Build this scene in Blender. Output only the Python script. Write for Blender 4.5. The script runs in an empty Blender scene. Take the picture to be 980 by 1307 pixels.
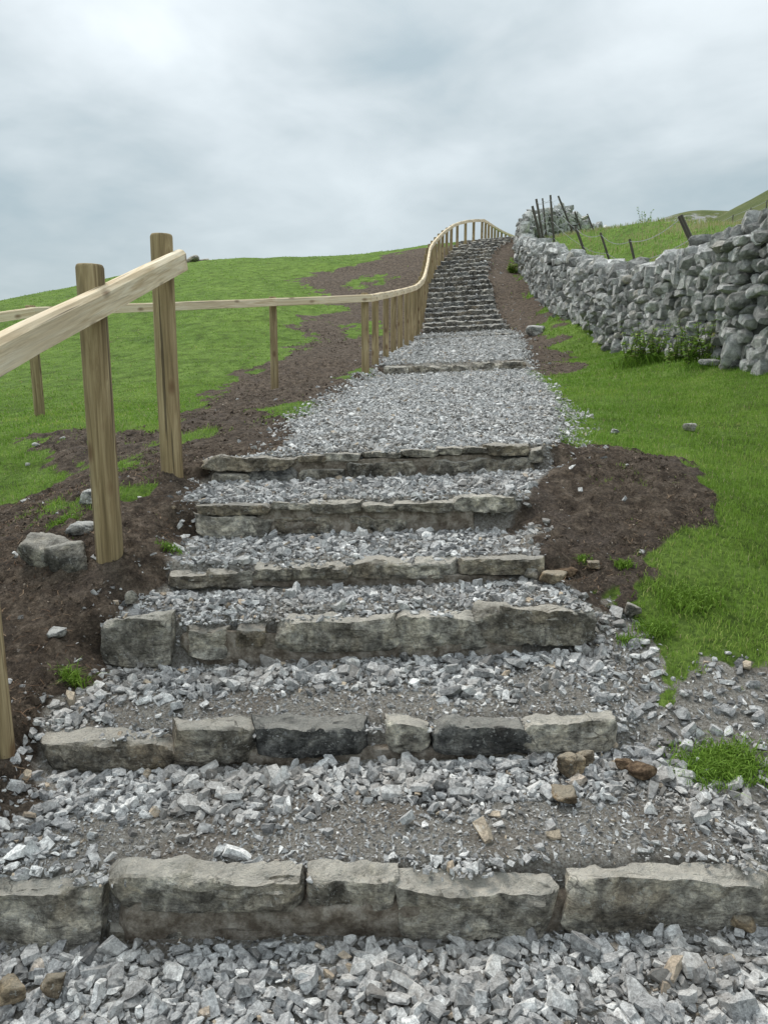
import bpy, bmesh, math
import numpy as np
from mathutils import Vector, Matrix, Quaternion

# ------------------------------------------------------------------ camera, sky, sun, exposure
F, PITCH, EYE = 980.0, math.radians(10.4), 1.5
scene = bpy.context.scene
COL = scene.collection
cam_data = bpy.data.cameras.new('camera')
cam_data.sensor_fit = 'VERTICAL'; cam_data.sensor_height = 36.0; cam_data.lens = 36.0 * F / 1307.0
cam_data.clip_start = 0.05; cam_data.clip_end = 3000
cam = bpy.data.objects.new('camera', cam_data); COL.objects.link(cam)
cam.location = (0, 0, EYE); cam.rotation_euler = (math.radians(90) - PITCH, 0, 0)
scene.camera = cam
scene.view_settings.view_transform = 'Standard'; scene.view_settings.look = 'None'
scene.view_settings.exposure = 0.6; scene.view_settings.gamma = 1.0

SUN_EL, SUN_AZ = math.radians(58), math.radians(-35)      # azimuth clockwise from +Y
world = bpy.data.worlds.new('World'); scene.world = world; world.use_nodes = True
def build_sky():
    nt = world.node_tree; N = nt.nodes; L = nt.links
    bg = N['Background']; bg.inputs['Strength'].default_value = 0.1
    sky = N.new('ShaderNodeTexSky'); sky.sky_type = 'NISHITA'; sky.sun_disc = False
    sky.sun_elevation = SUN_EL; sky.sun_rotation = SUN_AZ
    tc = N.new('ShaderNodeTexCoord')
    sep = N.new('ShaderNodeSeparateXYZ'); L.new(tc.outputs['Generated'], sep.inputs[0])
    # project the direction on to a flat cloud deck, so clouds shrink towards the horizon
    ad = N.new('ShaderNodeMath'); ad.operation = 'ADD'; ad.inputs[1].default_value = 0.22
    ab = N.new('ShaderNodeMath'); ab.operation = 'ABSOLUTE'; L.new(sep.outputs['Z'], ab.inputs[0]); L.new(ab.outputs[0], ad.inputs[0])
    dx = N.new('ShaderNodeMath'); dx.operation = 'DIVIDE'; L.new(sep.outputs['X'], dx.inputs[0]); L.new(ad.outputs[0], dx.inputs[1])
    dy = N.new('ShaderNodeMath'); dy.operation = 'DIVIDE'; L.new(sep.outputs['Y'], dy.inputs[0]); L.new(ad.outputs[0], dy.inputs[1])
    cb = N.new('ShaderNodeCombineXYZ'); L.new(dx.outputs[0], cb.inputs[0]); L.new(dy.outputs[0], cb.inputs[1])
    n1 = N.new('ShaderNodeTexNoise'); n1.inputs['Scale'].default_value = 1.15; n1.inputs['Detail'].default_value = 5
    n1.inputs['Roughness'].default_value = 0.5; n1.inputs['Distortion'].default_value = 0.25
    mp = N.new('ShaderNodeMapping'); mp.inputs['Location'].default_value = (4.3, 1.7, 0); mp.inputs['Rotation'].default_value = (0, 0, 0.5)
    L.new(cb.outputs[0], mp.inputs[0]); L.new(mp.outputs[0], n1.inputs['Vector'])
    n2 = N.new('ShaderNodeTexNoise'); n2.inputs['Scale'].default_value = 3.6; n2.inputs['Detail'].default_value = 7
    n2.inputs['Roughness'].default_value = 0.52; n2.inputs['Distortion'].default_value = 0.3
    L.new(mp.outputs[0], n2.inputs['Vector'])
    mx = N.new('ShaderNodeMix'); mx.data_type = 'FLOAT'; mx.inputs[0].default_value = 0.27
    L.new(n1.outputs['Fac'], mx.inputs[2]); L.new(n2.outputs['Fac'], mx.inputs[3])
    r = N.new('ShaderNodeValToRGB'); e = r.color_ramp.elements
    e[0].position = 0.36; e[0].color = (0.33, 0.40, 0.435, 1)
    e[1].position = 0.66; e[1].color = (0.65, 0.70, 0.725, 1)
    for p, c in ((0.45, (0.43, 0.485, 0.51, 1)), (0.53, (0.52, 0.57, 0.595, 1))):
        q = e.new(p); q.color = c
    L.new(mx.outputs[0], r.inputs[0])
    # the deck grows a little paler low down, where it is seen through more air
    rz = N.new('ShaderNodeMapRange'); rz.inputs[1].default_value = 0.02; rz.inputs[2].default_value = 0.36
    rz.inputs[3].default_value = 0.55; rz.inputs[4].default_value = 0.0
    L.new(ab.outputs[0], rz.inputs[0])
    lo = N.new('ShaderNodeMix'); lo.data_type = 'RGBA'; lo.inputs[7].default_value = (0.43, 0.54, 0.58, 1)
    L.new(rz.outputs[0], lo.inputs[0]); L.new(r.outputs[0], lo.inputs[6])
    sc = N.new('ShaderNodeVectorMath'); sc.operation = 'SCALE'; sc.inputs[3].default_value = 9.0
    L.new(lo.outputs[2], sc.inputs[0])
    gr = N.new('ShaderNodeMapRange'); gr.inputs[1].default_value = 0.0; gr.inputs[2].default_value = 1.0; gr.inputs[3].default_value = 6.6; gr.inputs[4].default_value = 16.0
    L.new(ab.outputs[0], gr.inputs[0]); L.new(gr.outputs[0], sc.inputs[3])
    m2 = N.new('ShaderNodeMix'); m2.data_type = 'RGBA'; m2.inputs[0].default_value = 0.95
    L.new(sky.outputs[0], m2.inputs[6]); L.new(sc.outputs[0], m2.inputs[7])
    L.new(m2.outputs[2], bg.inputs['Color'])
build_sky()
sl = bpy.data.lights.new('sun', 'SUN'); sl.energy = 1.5; sl.angle = math.radians(22); sl.color = (1.0, 0.93, 0.84)
so = bpy.data.objects.new('sun', sl); COL.objects.link(so)
sd = Vector((math.sin(SUN_AZ) * math.cos(SUN_EL), math.cos(SUN_AZ) * math.cos(SUN_EL), math.sin(SUN_EL)))
so.rotation_euler = sd.to_track_quat('Z', 'Y').to_euler(); so.location = (0, 0, 30)

rng = np.random.default_rng(11)

# ------------------------------------------------------------------ surveying: bearing and elevation of a point at a known distance
def W(u, v, Y):
    a = (u - 490.0) / F; b = -(v - 653.5) / F
    y = math.cos(PITCH) + b * math.sin(PITCH); z = -math.sin(PITCH) + b * math.cos(PITCH)
    return np.array([a * Y / y, Y, EYE + z * Y / y])

# ------------------------------------------------------------------ numpy noise
_P = np.random.default_rng(5).random((64, 64, 64)).astype(np.float32)
def vnoise(p):
    p = np.asarray(p, dtype=np.float64); i = np.floor(p).astype(int); f = p - i; f = f * f * (3 - 2 * f)
    i &= 63; j = (i + 1) & 63
    x0, y0, z0 = i[..., 0], i[..., 1], i[..., 2]; x1, y1, z1 = j[..., 0], j[..., 1], j[..., 2]
    fx, fy, fz = f[..., 0], f[..., 1], f[..., 2]
    def lp(a, b, t): return a + (b - a) * t
    return lp(lp(lp(_P[x0, y0, z0], _P[x1, y0, z0], fx), lp(_P[x0, y1, z0], _P[x1, y1, z0], fx), fy),
              lp(lp(_P[x0, y0, z1], _P[x1, y0, z1], fx), lp(_P[x0, y1, z1], _P[x1, y1, z1], fx), fy), fz) - 0.5
def fbm(p, octaves=4, gain=0.5):
    s = 0; a = 1.0; p = np.asarray(p, dtype=np.float64)
    for k in range(octaves): s = s + a * vnoise(p * (2.03 ** k) + 7.3 * k); a *= gain
    return s
def n2(x, y, scale, seed=0.0, octaves=3, gain=0.5):
    return fbm(np.stack([np.asarray(x) * scale + seed, np.asarray(y) * scale - seed, np.full(np.shape(x), 3.7 + seed)], -1), octaves, gain)

# ------------------------------------------------------------------ the steps: (distance, left px, right px, v of top left, v of top right, v of base)
LOW = [  # six steps of the lower flight and the ledge above the landing
    (1.60, -25, 985, 1124, 1104, 1190), (2.13, 50, 786, 946, 922, 974), (2.58, 128, 757, 798, 777, 842),
    (2.88, 215, 698, 727, 711, 748), (3.30, 248, 660, 645, 634, 682), (3.85, 259, 692, 584, 568, 610),
    (11.0, 488, 672, 467, 459, 476)]
STEPS = []
for Y, ul, ur, vl, vr, vb in LOW:
    l = W(ul, vl, Y); r = W(ur, vr, Y); b = W((ul + ur) / 2, vb, Y)
    STEPS.append(dict(Y=Y, xl=l[0], xr=r[0], zl=l[2], zr=r[2], base=max(0.05, (l[2] + r[2]) / 2 - b[2])))
l = W(530, 432, 16.0); r = W(656, 425, 16.0); STEPS.append(dict(Y=16.0, xl=l[0], xr=r[0], zl=l[2], zr=r[2], base=0.05))
VT = [416, 410, 404, 397, 391, 385, 378.5, 371.5, 365, 359, 353, 347, 341.5, 336, 331, 326, 321, 317, 313, 309.5, 306.5, 304.5]
UL = np.interp(VT[::-1], [304, 309, 313, 321, 331, 338, 350, 378, 397, 416], [585, 579, 577, 571, 563, 557, 548, 543, 543, 541])[::-1]
UR = np.interp(VT[::-1], [304, 306.5, 309, 313, 321, 331, 350, 378, 397, 416], [660, 652, 645, 638, 631, 625, 622, 632, 634, 650])[::-1]
z = 0.93; rr = 0.150
for k, v in enumerate(VT):
    t = (W(0, v, 1.0)[2] - EYE); Y = z / t
    l = W(UL[k], v + 3.0 + k * 0.05, Y); r = W(UR[k], v - 2.6, Y)
    STEPS.append(dict(Y=Y, xl=l[0], xr=r[0], zl=l[2], zr=r[2], base=rr * 0.82))
    rr += 0.0024; z += rr
SY = np.array([s['Y'] for s in STEPS]); NS = len(STEPS)
KEY = ['Y', 'xl', 'xr', 'zl', 'zr', 'base']
SA = {k: np.array([s[k] for s in STEPS]) for k in KEY}
YTOP = SY[-1]
# plan of the path edges (real widths; the landing bulges a little to the left)
EDY = np.concatenate([[-4, 0.9], SY[:6], [3.98, 5.1, 7.5, 10.2], SY[6:], [YTOP + 2, YTOP + 8, YTOP + 16]])
EDL = np.concatenate([[-1.2, -.92], SA['xl'][:6], [-.50, -.56, -.40, -.16], SA['xl'][6:], [3.5, 5.3, 8.0]])
EDR = np.concatenate([[.9, .92], SA['xr'][:6], [.84, 1.16, 1.55, 1.85], SA['xr'][6:], [5.8, 7.4, 10.2]])
def edges(y): return np.interp(y, EDY, EDL), np.interp(y, EDY, EDR)

def tread(x, y):
    """height of the walked surface: flat-ish treads that jump at each step"""
    x = np.asarray(x, float); y = np.asarray(y, float)
    # each step line wobbles in plan so the jump stays inside its kerb stones
    i = np.searchsorted(SY, y - 0.025, side='right') - 1
    ic = np.clip(i, 0, NS - 1); jn = np.clip(i + 1, 0, NS - 1)
    def topat(k):
        f = np.clip((x - SA['xl'][k]) / (SA['xr'][k] - SA['xl'][k]), -0.2, 1.2)
        return SA['zl'][k] + (SA['zr'][k] - SA['zl'][k]) * f - np.where(np.asarray(k) == 0, .012, 0)
    z0 = topat(ic) - 0.006; z1 = topat(jn) - SA['base'][jn]
    f = np.clip((y - SY[ic]) / np.maximum(SY[jn] - SY[ic], 1e-3), 0, 1)
    z = z0 + (z1 - z0) * f
    below = i < 0
    zb = topat(np.zeros_like(ic)) - SA['base'][0] - (SY[0] - y) * 0.10
    z = np.where(below, zb, z)
    last = i >= NS - 1
    z = np.where(last, topat(np.full_like(ic, NS - 1)) + np.minimum(0.13 * (y - YTOP), 0.13 * 14), z)
    # short ramp over the jump
    d = y - 0.025 - np.where(below, 1e9, SY[ic])
    prev = np.clip(i - 1, 0, NS - 1)
    zprev = topat(ic) - SA['base'][ic]
    w = np.clip(d / 0.045, 0, 1)
    return np.where((i >= 0), zprev + (z - zprev) * w, z)

def mid(y):   # smooth mean height of the path for the ground beside it
    ys = np.concatenate([[-6, 0, 1.3], SY, [YTOP + 14]])
    zz = np.concatenate([[-1.1, -.0, .14], (SA['zl'] + SA['zr']) / 2 - SA['base'] * 0.5, [SA['zl'][-1] + 1.82]])
    return np.interp(y, ys, zz)

# ------------------------------------------------------------------ terrain: thin-plate spline through surveyed spots
CP = []
for y in (-5, -2, 0.5, 1.6, 2.1, 2.6, 3.3, 4, 5.5, 7.5, 9.5, 11, 13.5, 16, 18, 20, 22, 24, 26, YTOP, YTOP + 4, YTOP + 9):
    a, b = edges(y); m = float(mid(y))
    CP += [(a - 0.12, y, m - .01), (b + 0.12, y, m + .0)]
def at(u, v, Y): CP.append(tuple(W(u, v, Y)))
for u, v, Y in ((5, 920, 2.1), (143, 722, 2.9), (222, 610, 3.75), (51, 531, 8.0), (351, 497, 10.0), (466, 479, 10.3),
                (980, 850, 2.4), (980, 600, 4.3), (900, 500, 6.8), (930, 467, 7.9), (800, 441, 12.6), (700, 388, 18.6),
                (664, 347, 23.6), (0, 645, 4.3), (100, 560, 5.4), (250, 520, 7.4), (0, 398, 29), (250, 336, 30), (500, 323, 30),
                (400, 345, 24), (300, 400, 17), (120, 430, 16), (380, 455, 12.2), (700, 304, 30), (780, 294, 29), (870, 298, 27)):
    at(u, v, Y)
CP += [(-1.9, 2.2, .48), (-3.2, 2.0, .30), (-3.3, 4.0, .72), (-6, 5, .55), (-7, 10, .95), (-14, 16, 1.5), (-12, 4, .0), (-20, 8, .0), (-30, 20, .6),
       (-17, 40, 2.0), (-8.6, 42, 3.6), (0, 46, 5.2), (-40, 40, -2), (-45, 75, -5), (0, 80, 4.0), (30, 80, 5), (-6, -5, -1.6), (-20, -6, -2.5),
       (2.5, 1.2, .4), (3.0, 2.4, .75), (3.7, 5.0, 1.2), (3.8, 0, .55), (3.9, -5, -.5), (5.6, 5.5, 1.7), (6, 9, 2.4), (5.6, 12, 2.8), (5.8, 15, 3.55), (7, 20, 4.8), (8, 25, 6.0),
       (10, 12, 3.1), (12, 20, 4.8), (20, 28, 5.9), (24, 10, 4.5), (10, 40, 8.0), (20, 42, 7.0), (8, 0, 1.2), (20, -5, 1.5), (14, 34, 7.1)]
CP = np.array(CP)
def _U(r2): return np.where(r2 > 1e-12, r2 * np.log(np.maximum(r2, 1e-12)), 0)
def _fit():
    n = len(CP); d = ((CP[:, None, :2] - CP[None, :, :2]) ** 2).sum(-1)
    K = _U(d) + np.eye(n) * 0.02; Pm = np.c_[np.ones(n), CP[:, :2]]
    A = np.zeros((n + 3, n + 3)); A[:n, :n] = K; A[:n, n:] = Pm; A[n:, :n] = Pm.T
    return np.linalg.solve(A, np.r_[CP[:, 2], 0, 0, 0])
TW = _fit()
def spline(x, y):
    x = np.asarray(x, float); y = np.asarray(y, float); sh = x.shape; x = x.ravel(); y = y.ravel(); out = np.empty_like(x)
    for s in range(0, len(x), 40000):
        xs, ys = x[s:s + 40000], y[s:s + 40000]
        out[s:s + 40000] = _U((xs[:, None] - CP[:, 0]) ** 2 + (ys[:, None] - CP[:, 1]) ** 2) @ TW[:-3] + TW[-3] + TW[-2] * xs + TW[-1] * ys
    return out.reshape(sh)
def sstep(a, b, t): t = np.clip((t - a) / (b - a), 0, 1); return t * t * (3 - 2 * t)
def pathmask(x, y, grow=0.0):
    a, b = edges(y); wob = 0.06 * n2(x, y, 3.0, 2.0) * 2
    d = np.minimum(x - a, b - x) + wob + grow
    return sstep(-0.16, 0.04, d)
def ground(x, y, fine=True):
    x = np.asarray(x, float); y = np.asarray(y, float)
    xc = np.clip(x, -45, 32); yc = np.clip(y, -6, 80)
    far = np.hypot(x - xc, y - yc)
    g = spline(xc, yc) - 0.05 * far
    # mound of dug soil to the right of the lower flight and bank to the left
    g = g + 0.075 * np.exp(-((x - 1.32) / .42) ** 2 - ((y - 3.75) / .5) ** 2) + 0.05 * np.exp(-((x + 1.35) / .3) ** 2 - ((y - 3.3) / .9) ** 2)
    for fx, fy in ((-1.035, 2.9), (-1.03, 3.78), (-1.06, 2.1)): g = g + .022 * np.exp(-((x - fx) ** 2 + (y - fy) ** 2) / .012)
    if fine:
        g = g + 0.06 * n2(x, y, 0.6, 1.0) * np.clip(y / 8, .3, 1.5) + 0.022 * n2(x, y, 5.0, 4.0, 4)
    m = pathmask(x, y)
    t = tread(x, y)
    if fine: t = t + 0.016 * n2(x, y, 6.0, 8.0, 4)
    return g * (1 - m) + t * m
YS = np.geomspace(1.0, 70, 900)
def G(u, v):
    """where the line of sight at this bearing and elevation meets the ground"""
    p0 = W(u, v, 1.0); d = p0 - np.array([0, 0, EYE])
    z = ground(d[0] * YS, YS, False); ray = EYE + d[2] * YS
    hit = np.nonzero(ray < z)[0]
    Y = YS[hit[0]] if len(hit) else 28.5
    return np.array([d[0] * Y, Y])
def inpoly(x, y, poly):
    px, py = poly[:, 0], poly[:, 1]; c = np.zeros(np.shape(x), bool); j = len(px) - 1
    for i in range(len(px)):
        hit = ((py[i] > y) != (py[j] > y)) & (x < (px[j] - px[i]) * (y - py[i]) / (py[j] - py[i] + 1e-12) + px[i]); c ^= hit; j = i
    return c
SOIL = [[(-420, 900), (-150, 700), (0, 648), (75, 622), (118, 600), (62, 575), (50, 552), (110, 545), (190, 548), (282, 512), (262, 498), (330, 470), (405, 436),
         (380, 412), (445, 398), (400, 372), (370, 354), (455, 342), (495, 326), (535, 320), (590, 316), (600, 400), (560, 470), (600, 560), (500, 800), (500, 1300), (-400, 1300)],
        [(560, 720), (640, 600), (680, 576), (770, 574), (866, 590), (902, 612), (906, 650), (866, 690), (852, 728), (800, 762), (740, 765), (700, 820), (620, 800)],
        [(610, 303), (668, 301), (664, 344), (682, 374), (702, 404), (716, 432), (734, 466), (708, 478), (660, 474), (600, 420)]]
ISLE = [[(20, 655), (110, 628), (200, 618), (205, 632), (120, 645), (40, 668)], [(200, 560), (260, 548), (265, 560), (205, 575)], [(325, 522), (370, 514), (432, 518), (430, 530), (370, 538), (330, 534)], [(432, 478), (486, 474), (484, 486), (436, 488)],
        [(440, 412), (482, 410), (484, 428), (440, 432)], [(120, 590), (180, 582), (185, 606), (140, 608)], [(60, 660), (105, 656), (100, 672), (66, 674)],
        [(445, 358), (500, 350), (495, 362), (440, 368)]]
DIRT = [[(740, 800), (760, 762), (840, 818), (862, 884), (940, 872), (1040, 880), (1500, 1100), (1500, 1500), (700, 1500), (700, 900)]]
SOIL = [np.array([G(*p) for p in q]) for q in SOIL]; ISLE = [np.array([G(*p) for p in q]) for q in ISLE]; DIRT = [np.array([G(*p) for p in q]) for q in DIRT]
def region(x, y, polys, amp=1.0, k=4):
    s = 0
    for j in range(k):
        a = (0.05 + 0.022 * np.clip(y, 1, 14)) * amp
        wx = x + a * 2 * n2(x, y, 2.2, 11.0 + j * .02, 3, .65) + 0.02 * y * .2 * math.cos(j * 1.7)
        wy = y + a * 3.4 * n2(x, y, 1.7, 31.0 + j * .02, 3, .65) + 0.02 * y * .5 * math.sin(j * 1.7)
        f_ = a * 1.1 * n2(x, y, 11, 61.0 + j * .05, 3, .8); wx = wx + f_; wy = wy + f_ * 1.6
        h = np.zeros(np.shape(x), bool)
        for q in polys: h |= inpoly(wx, wy, q)
        s = s + h
    return s / k
def soilmask(x, y):
    s = region(x, y, SOIL); i = region(x, y, ISLE, .7)
    s = s * (1 - 0.85 * i)
    patch = sstep(0.27, 0.42, n2(x, y, 0.7, 21.0, 4, .6)) * ((x < 0) & (y > 4) & (y < 26)) * .0
    return np.clip(s + patch, 0, 1)
def dirtmask(x, y): return region(x, y, DIRT, .6)
def gravelmask(x, y):
    a, b = edges(y)
    d = np.minimum(x - a, b - x) + 0.10 * n2(x, y, 4.0, 14.0, 3) * 2
    upper = y > SY[7] + .4
    return np.where(upper, sstep(-.02, .06, d), sstep(-0.12, 0.06, d)) * (y < YTOP + 3)

# ------------------------------------------------------------------ object helpers
def tag(o, label=None, cat=None, group=None, kind=None):
    if label: o['label'] = label
    if cat: o['category'] = cat
    if group: o['group'] = group
    if kind: o['kind'] = kind
    return o
def empty(name, loc, label, cat, group=None):
    o = bpy.data.objects.new(name, None); COL.objects.link(o); o.location = loc; o.empty_display_size = 0.1
    return tag(o, label, cat, group)
def mesh_np(name, V, T, mat, smooth=False, attrs=None):
    """mesh from arrays; T is (n,3) or (n,4)"""
    V = np.ascontiguousarray(V, dtype=np.float32); T = np.ascontiguousarray(T, dtype=np.int32); n, k = T.shape
    me = bpy.data.meshes.new(name); me.vertices.add(len(V)); me.vertices.foreach_set('co', V.ravel())
    me.loops.add(n * k); me.loops.foreach_set('vertex_index', T.ravel())
    me.polygons.add(n); me.polygons.foreach_set('loop_start', np.arange(n, dtype=np.int32) * k)
    me.polygons.foreach_set('use_smooth', np.full(n, smooth))
    for an, av in (attrs or {}).items():
        a = me.attributes.new(an, 'FLOAT', 'POINT'); a.data.foreach_set('value', np.ascontiguousarray(av, dtype=np.float32))
    me.materials.append(mat); me.update(calc_edges=True); me.validate()
    return me
def put(name, me, parent=None, loc=None):
    o = bpy.data.objects.new(name, me); COL.objects.link(o)
    if parent: o.parent = parent
    if loc is not None: o.location = loc
    return o

# ------------------------------------------------------------------ materials
class M:
    def __init__(s, name):
        s.m = bpy.data.materials.new(name); s.m.use_nodes = True; s.N = s.m.node_tree.nodes; s.L = s.m.node_tree.links
        s.b = s.N['Principled BSDF']; s.b.inputs['Specular IOR Level'].default_value = 0.25
        s.tc = s.N.new('ShaderNodeTexCoord'); s.geo = s.N.new('ShaderNodeNewGeometry')
    def noise(s, scale, detail=4, rough=0.55, vec=None, dist=0.0):
        n = s.N.new('ShaderNodeTexNoise'); n.inputs['Scale'].default_value = scale; n.inputs['Detail'].default_value = detail
        n.inputs['Roughness'].default_value = rough; n.inputs['Distortion'].default_value = dist
        s.L.new(vec or s.geo.outputs['Position'], n.inputs['Vector']); return n.outputs['Fac']
    def ramp(s, f, stops):
        r = s.N.new('ShaderNodeValToRGB'); e = r.color_ramp.elements
        while len(e) > 1: e.remove(e[-1])
        e[0].position = stops[0][0]; e[0].color = (*stops[0][1], 1)
        for p, c in stops[1:]: q = e.new(p); q.color = (*c, 1)
        s.L.new(f, r.inputs[0]); return r.outputs[0]
    def mask(s, f, a, b): 
        r = s.N.new('ShaderNodeMapRange'); r.inputs[1].default_value = a; r.inputs[2].default_value = b; s.L.new(f, r.inputs[0]); return r.outputs[0]
    def mix(s, f, a, b, mode='MIX'):
        m = s.N.new('ShaderNodeMix'); m.data_type = 'RGBA'; m.blend_type = mode
        for i, q in ((0, f), (6, a), (7, b)):
            if isinstance(q, (int, float)): m.inputs[i].default_value = q
            elif isinstance(q, tuple): m.inputs[i].default_value = (*q, 1)
            else: s.L.new(q, m.inputs[i])
        return m.outputs[2]
    def math(s, op, a, b):
        m = s.N.new('ShaderNodeMath'); m.operation = op
        for i, q in ((0, a), (1, b)):
            if isinstance(q, (int, float)): m.inputs[i].default_value = q
            else: s.L.new(q, m.inputs[i])
        return m.outputs[0]
    def attr(s, name):
        a = s.N.new('ShaderNodeAttribute'); a.attribute_name = name; return a.outputs['Fac']
    def mapped(s, sc, coord='Object'):
        m = s.N.new('ShaderNodeMapping'); m.inputs['Scale'].default_value = sc; s.L.new(s.tc.outputs[coord], m.inputs[0]); return m.outputs[0]
    def objrand(s):
        return s.N.new('ShaderNodeObjectInfo').outputs['Random']
    def up(s):
        x = s.N.new('ShaderNodeSeparateXYZ'); s.L.new(s.geo.outputs['Normal'], x.inputs[0]); return x.outputs['Z']
    def done(s, col, rough=0.9, bump=None, dist=0.01, strength=0.6):
        s.L.new(col, s.b.inputs['Base Color'])
        if isinstance(rough, (int, float)): s.b.inputs['Roughness'].default_value = rough
        if bump is not None:
            b = s.N.new('ShaderNodeBump'); b.inputs['Strength'].default_value = strength; b.inputs['Distance'].default_value = dist
            s.L.new(bump, b.inputs['Height']); s.L.new(b.outputs[0], s.b.inputs['Normal'])
        return s.m

def mat_gravel():
    m = M('crushed_limestone'); t = m.attr('tint')
    c = m.ramp(t, [(0, (.14, .14, .14)), (.25, (.28, .28, .28)), (.5, (.44, .44, .438)), (.75, (.58, .58, .57)), (.93, (.80, .795, .78)), (.96, (.40, .32, .24)), (1, (.50, .42, .32))])
    n = m.noise(70, 5, .7, dist=.6); c = m.mix(.8, c, m.ramp(n, [(.36, (.38, .38, .39)), (.5, (.95, .95, .95)), (.62, (1.35, 1.35, 1.34))]), 'MULTIPLY')
    c = m.mix(.5, c, m.ramp(m.noise(260, 3, .7), [(.38, (.55, .55, .55)), (.62, (1.3, 1.3, 1.3))]), 'MULTIPLY')
    v = m.mask(m.noise(26, 3, .6, dist=2.0), .60, .66); c = m.mix(m.math('MULTIPLY', v, .35), c, (.6, .61, .6))
    d = m.mask(m.noise(3.2, 5, .7), .48, .62); c = m.mix(m.math('MULTIPLY', d, .35), c, (.30, .265, .225))
    return m.done(c, .82, m.noise(120, 4, .7), .004, .7)
def mat_ground():
    m = M('field_turf_and_soil'); s = m.attr('soil'); g = m.attr('gravel'); d = m.attr('dirt')
    big = m.noise(.5, 4, .6); fine = m.noise(38, 5, .7); med = m.noise(4.5, 4, .6)
    grass = m.ramp(med, [(.34, (.085, .145, .020)), (.5, (.135, .235, .036)), (.66, (.185, .30, .06))])
    grass = m.mix(.75, grass, m.ramp(fine, [(.36, (.4, .45, .4)), (.62, (1.4, 1.35, 1.3))]), 'MULTIPLY')
    grass = m.mix(.28, grass, m.ramp(m.noise(1.6, 5, .7), [(.38, (.6, .66, .6)), (.62, (1.3, 1.22, 1.15))]), 'MULTIPLY')
    grass = m.mix(.5, grass, m.ramp(big, [(.35, (.75, .8, .6)), (.65, (1.25, 1.15, 1.2))]), 'MULTIPLY')
    soil = m.ramp(m.noise(14, 6, .7), [(.36, (.052, .038, .028)), (.5, (.118, .089, .066)), (.64, (.215, .17, .13))])
    soil = m.mix(m.mask(m.noise(3.0, 5, .65), .53, .68), soil, (.125, .098, .080))
    soil = m.mix(.8, soil, m.ramp(m.noise(75, 5, .8), [(.36, (.35, .35, .35)), (.5, (.95, .95, .95)), (.63, (1.6, 1.6, 1.6))]), 'MULTIPLY')
    soil = m.mix(m.mask(m.noise(60, 2, .5), .70, .74), soil, (.26, .23, .20))
    dirt = m.ramp(m.noise(110, 6, .82), [(.38, (.20, .18, .155)), (.5, (.37, .345, .305)), (.61, (.60, .58, .54))])
    dirt = m.mix(m.mask(m.noise(3.4, 4, .6), .5, .62), dirt, m.mix(.5, dirt, (.23, .185, .145)))
    edge = m.math('ADD', s, m.math('MULTIPLY', m.math('SUBTRACT', m.noise(9, 7, .8), .5), .75))
    c = m.mix(m.mask(edge, .36, .62), grass, soil)
    e2 = m.math('ADD', d, m.math('MULTIPLY', m.math('SUBTRACT', m.noise(9, 5, .75), .5), .8)); c = m.mix(m.mask(e2, .42, .6), c, dirt)
    e3 = m.math('ADD', g, m.math('MULTIPLY', m.math('SUBTRACT', m.noise(12, 5, .75), .5), .6)); c = m.mix(m.mask(e3, .42, .6), c, dirt)
    return m.done(c, .95, m.noise(30, 7, .82), .045, 1.0)
def mat_grass():
    m = M('grass_blade'); t = m.attr('tint')
    c = m.ramp(t, [(0, (.10, .18, .022)), (.4, (.19, .335, .045)), (.75, (.295, .45, .085)), (.93, (.42, .52, .14)), (.96, (.40, .36, .18)), (1, (.50, .45, .28))])
    c = m.mix(.5, c, m.ramp(m.noise(1.1, 3, .6), [(.35, (.75, .85, .7)), (.65, (1.2, 1.1, 1.1))]), 'MULTIPLY')
    m.done(c, .6)
    tr = m.N.new('ShaderNodeBsdfTranslucent'); m.L.new(c, tr.inputs[0])
    mx = m.N.new('ShaderNodeMixShader'); mx.inputs[0].default_value = .3; out = m.N['Material Output']
    m.L.new(m.b.outputs[0], mx.inputs[1]); m.L.new(tr.outputs[0], mx.inputs[2]); m.L.new(mx.outputs[0], out.inputs['Surface']); return m.m
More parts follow.
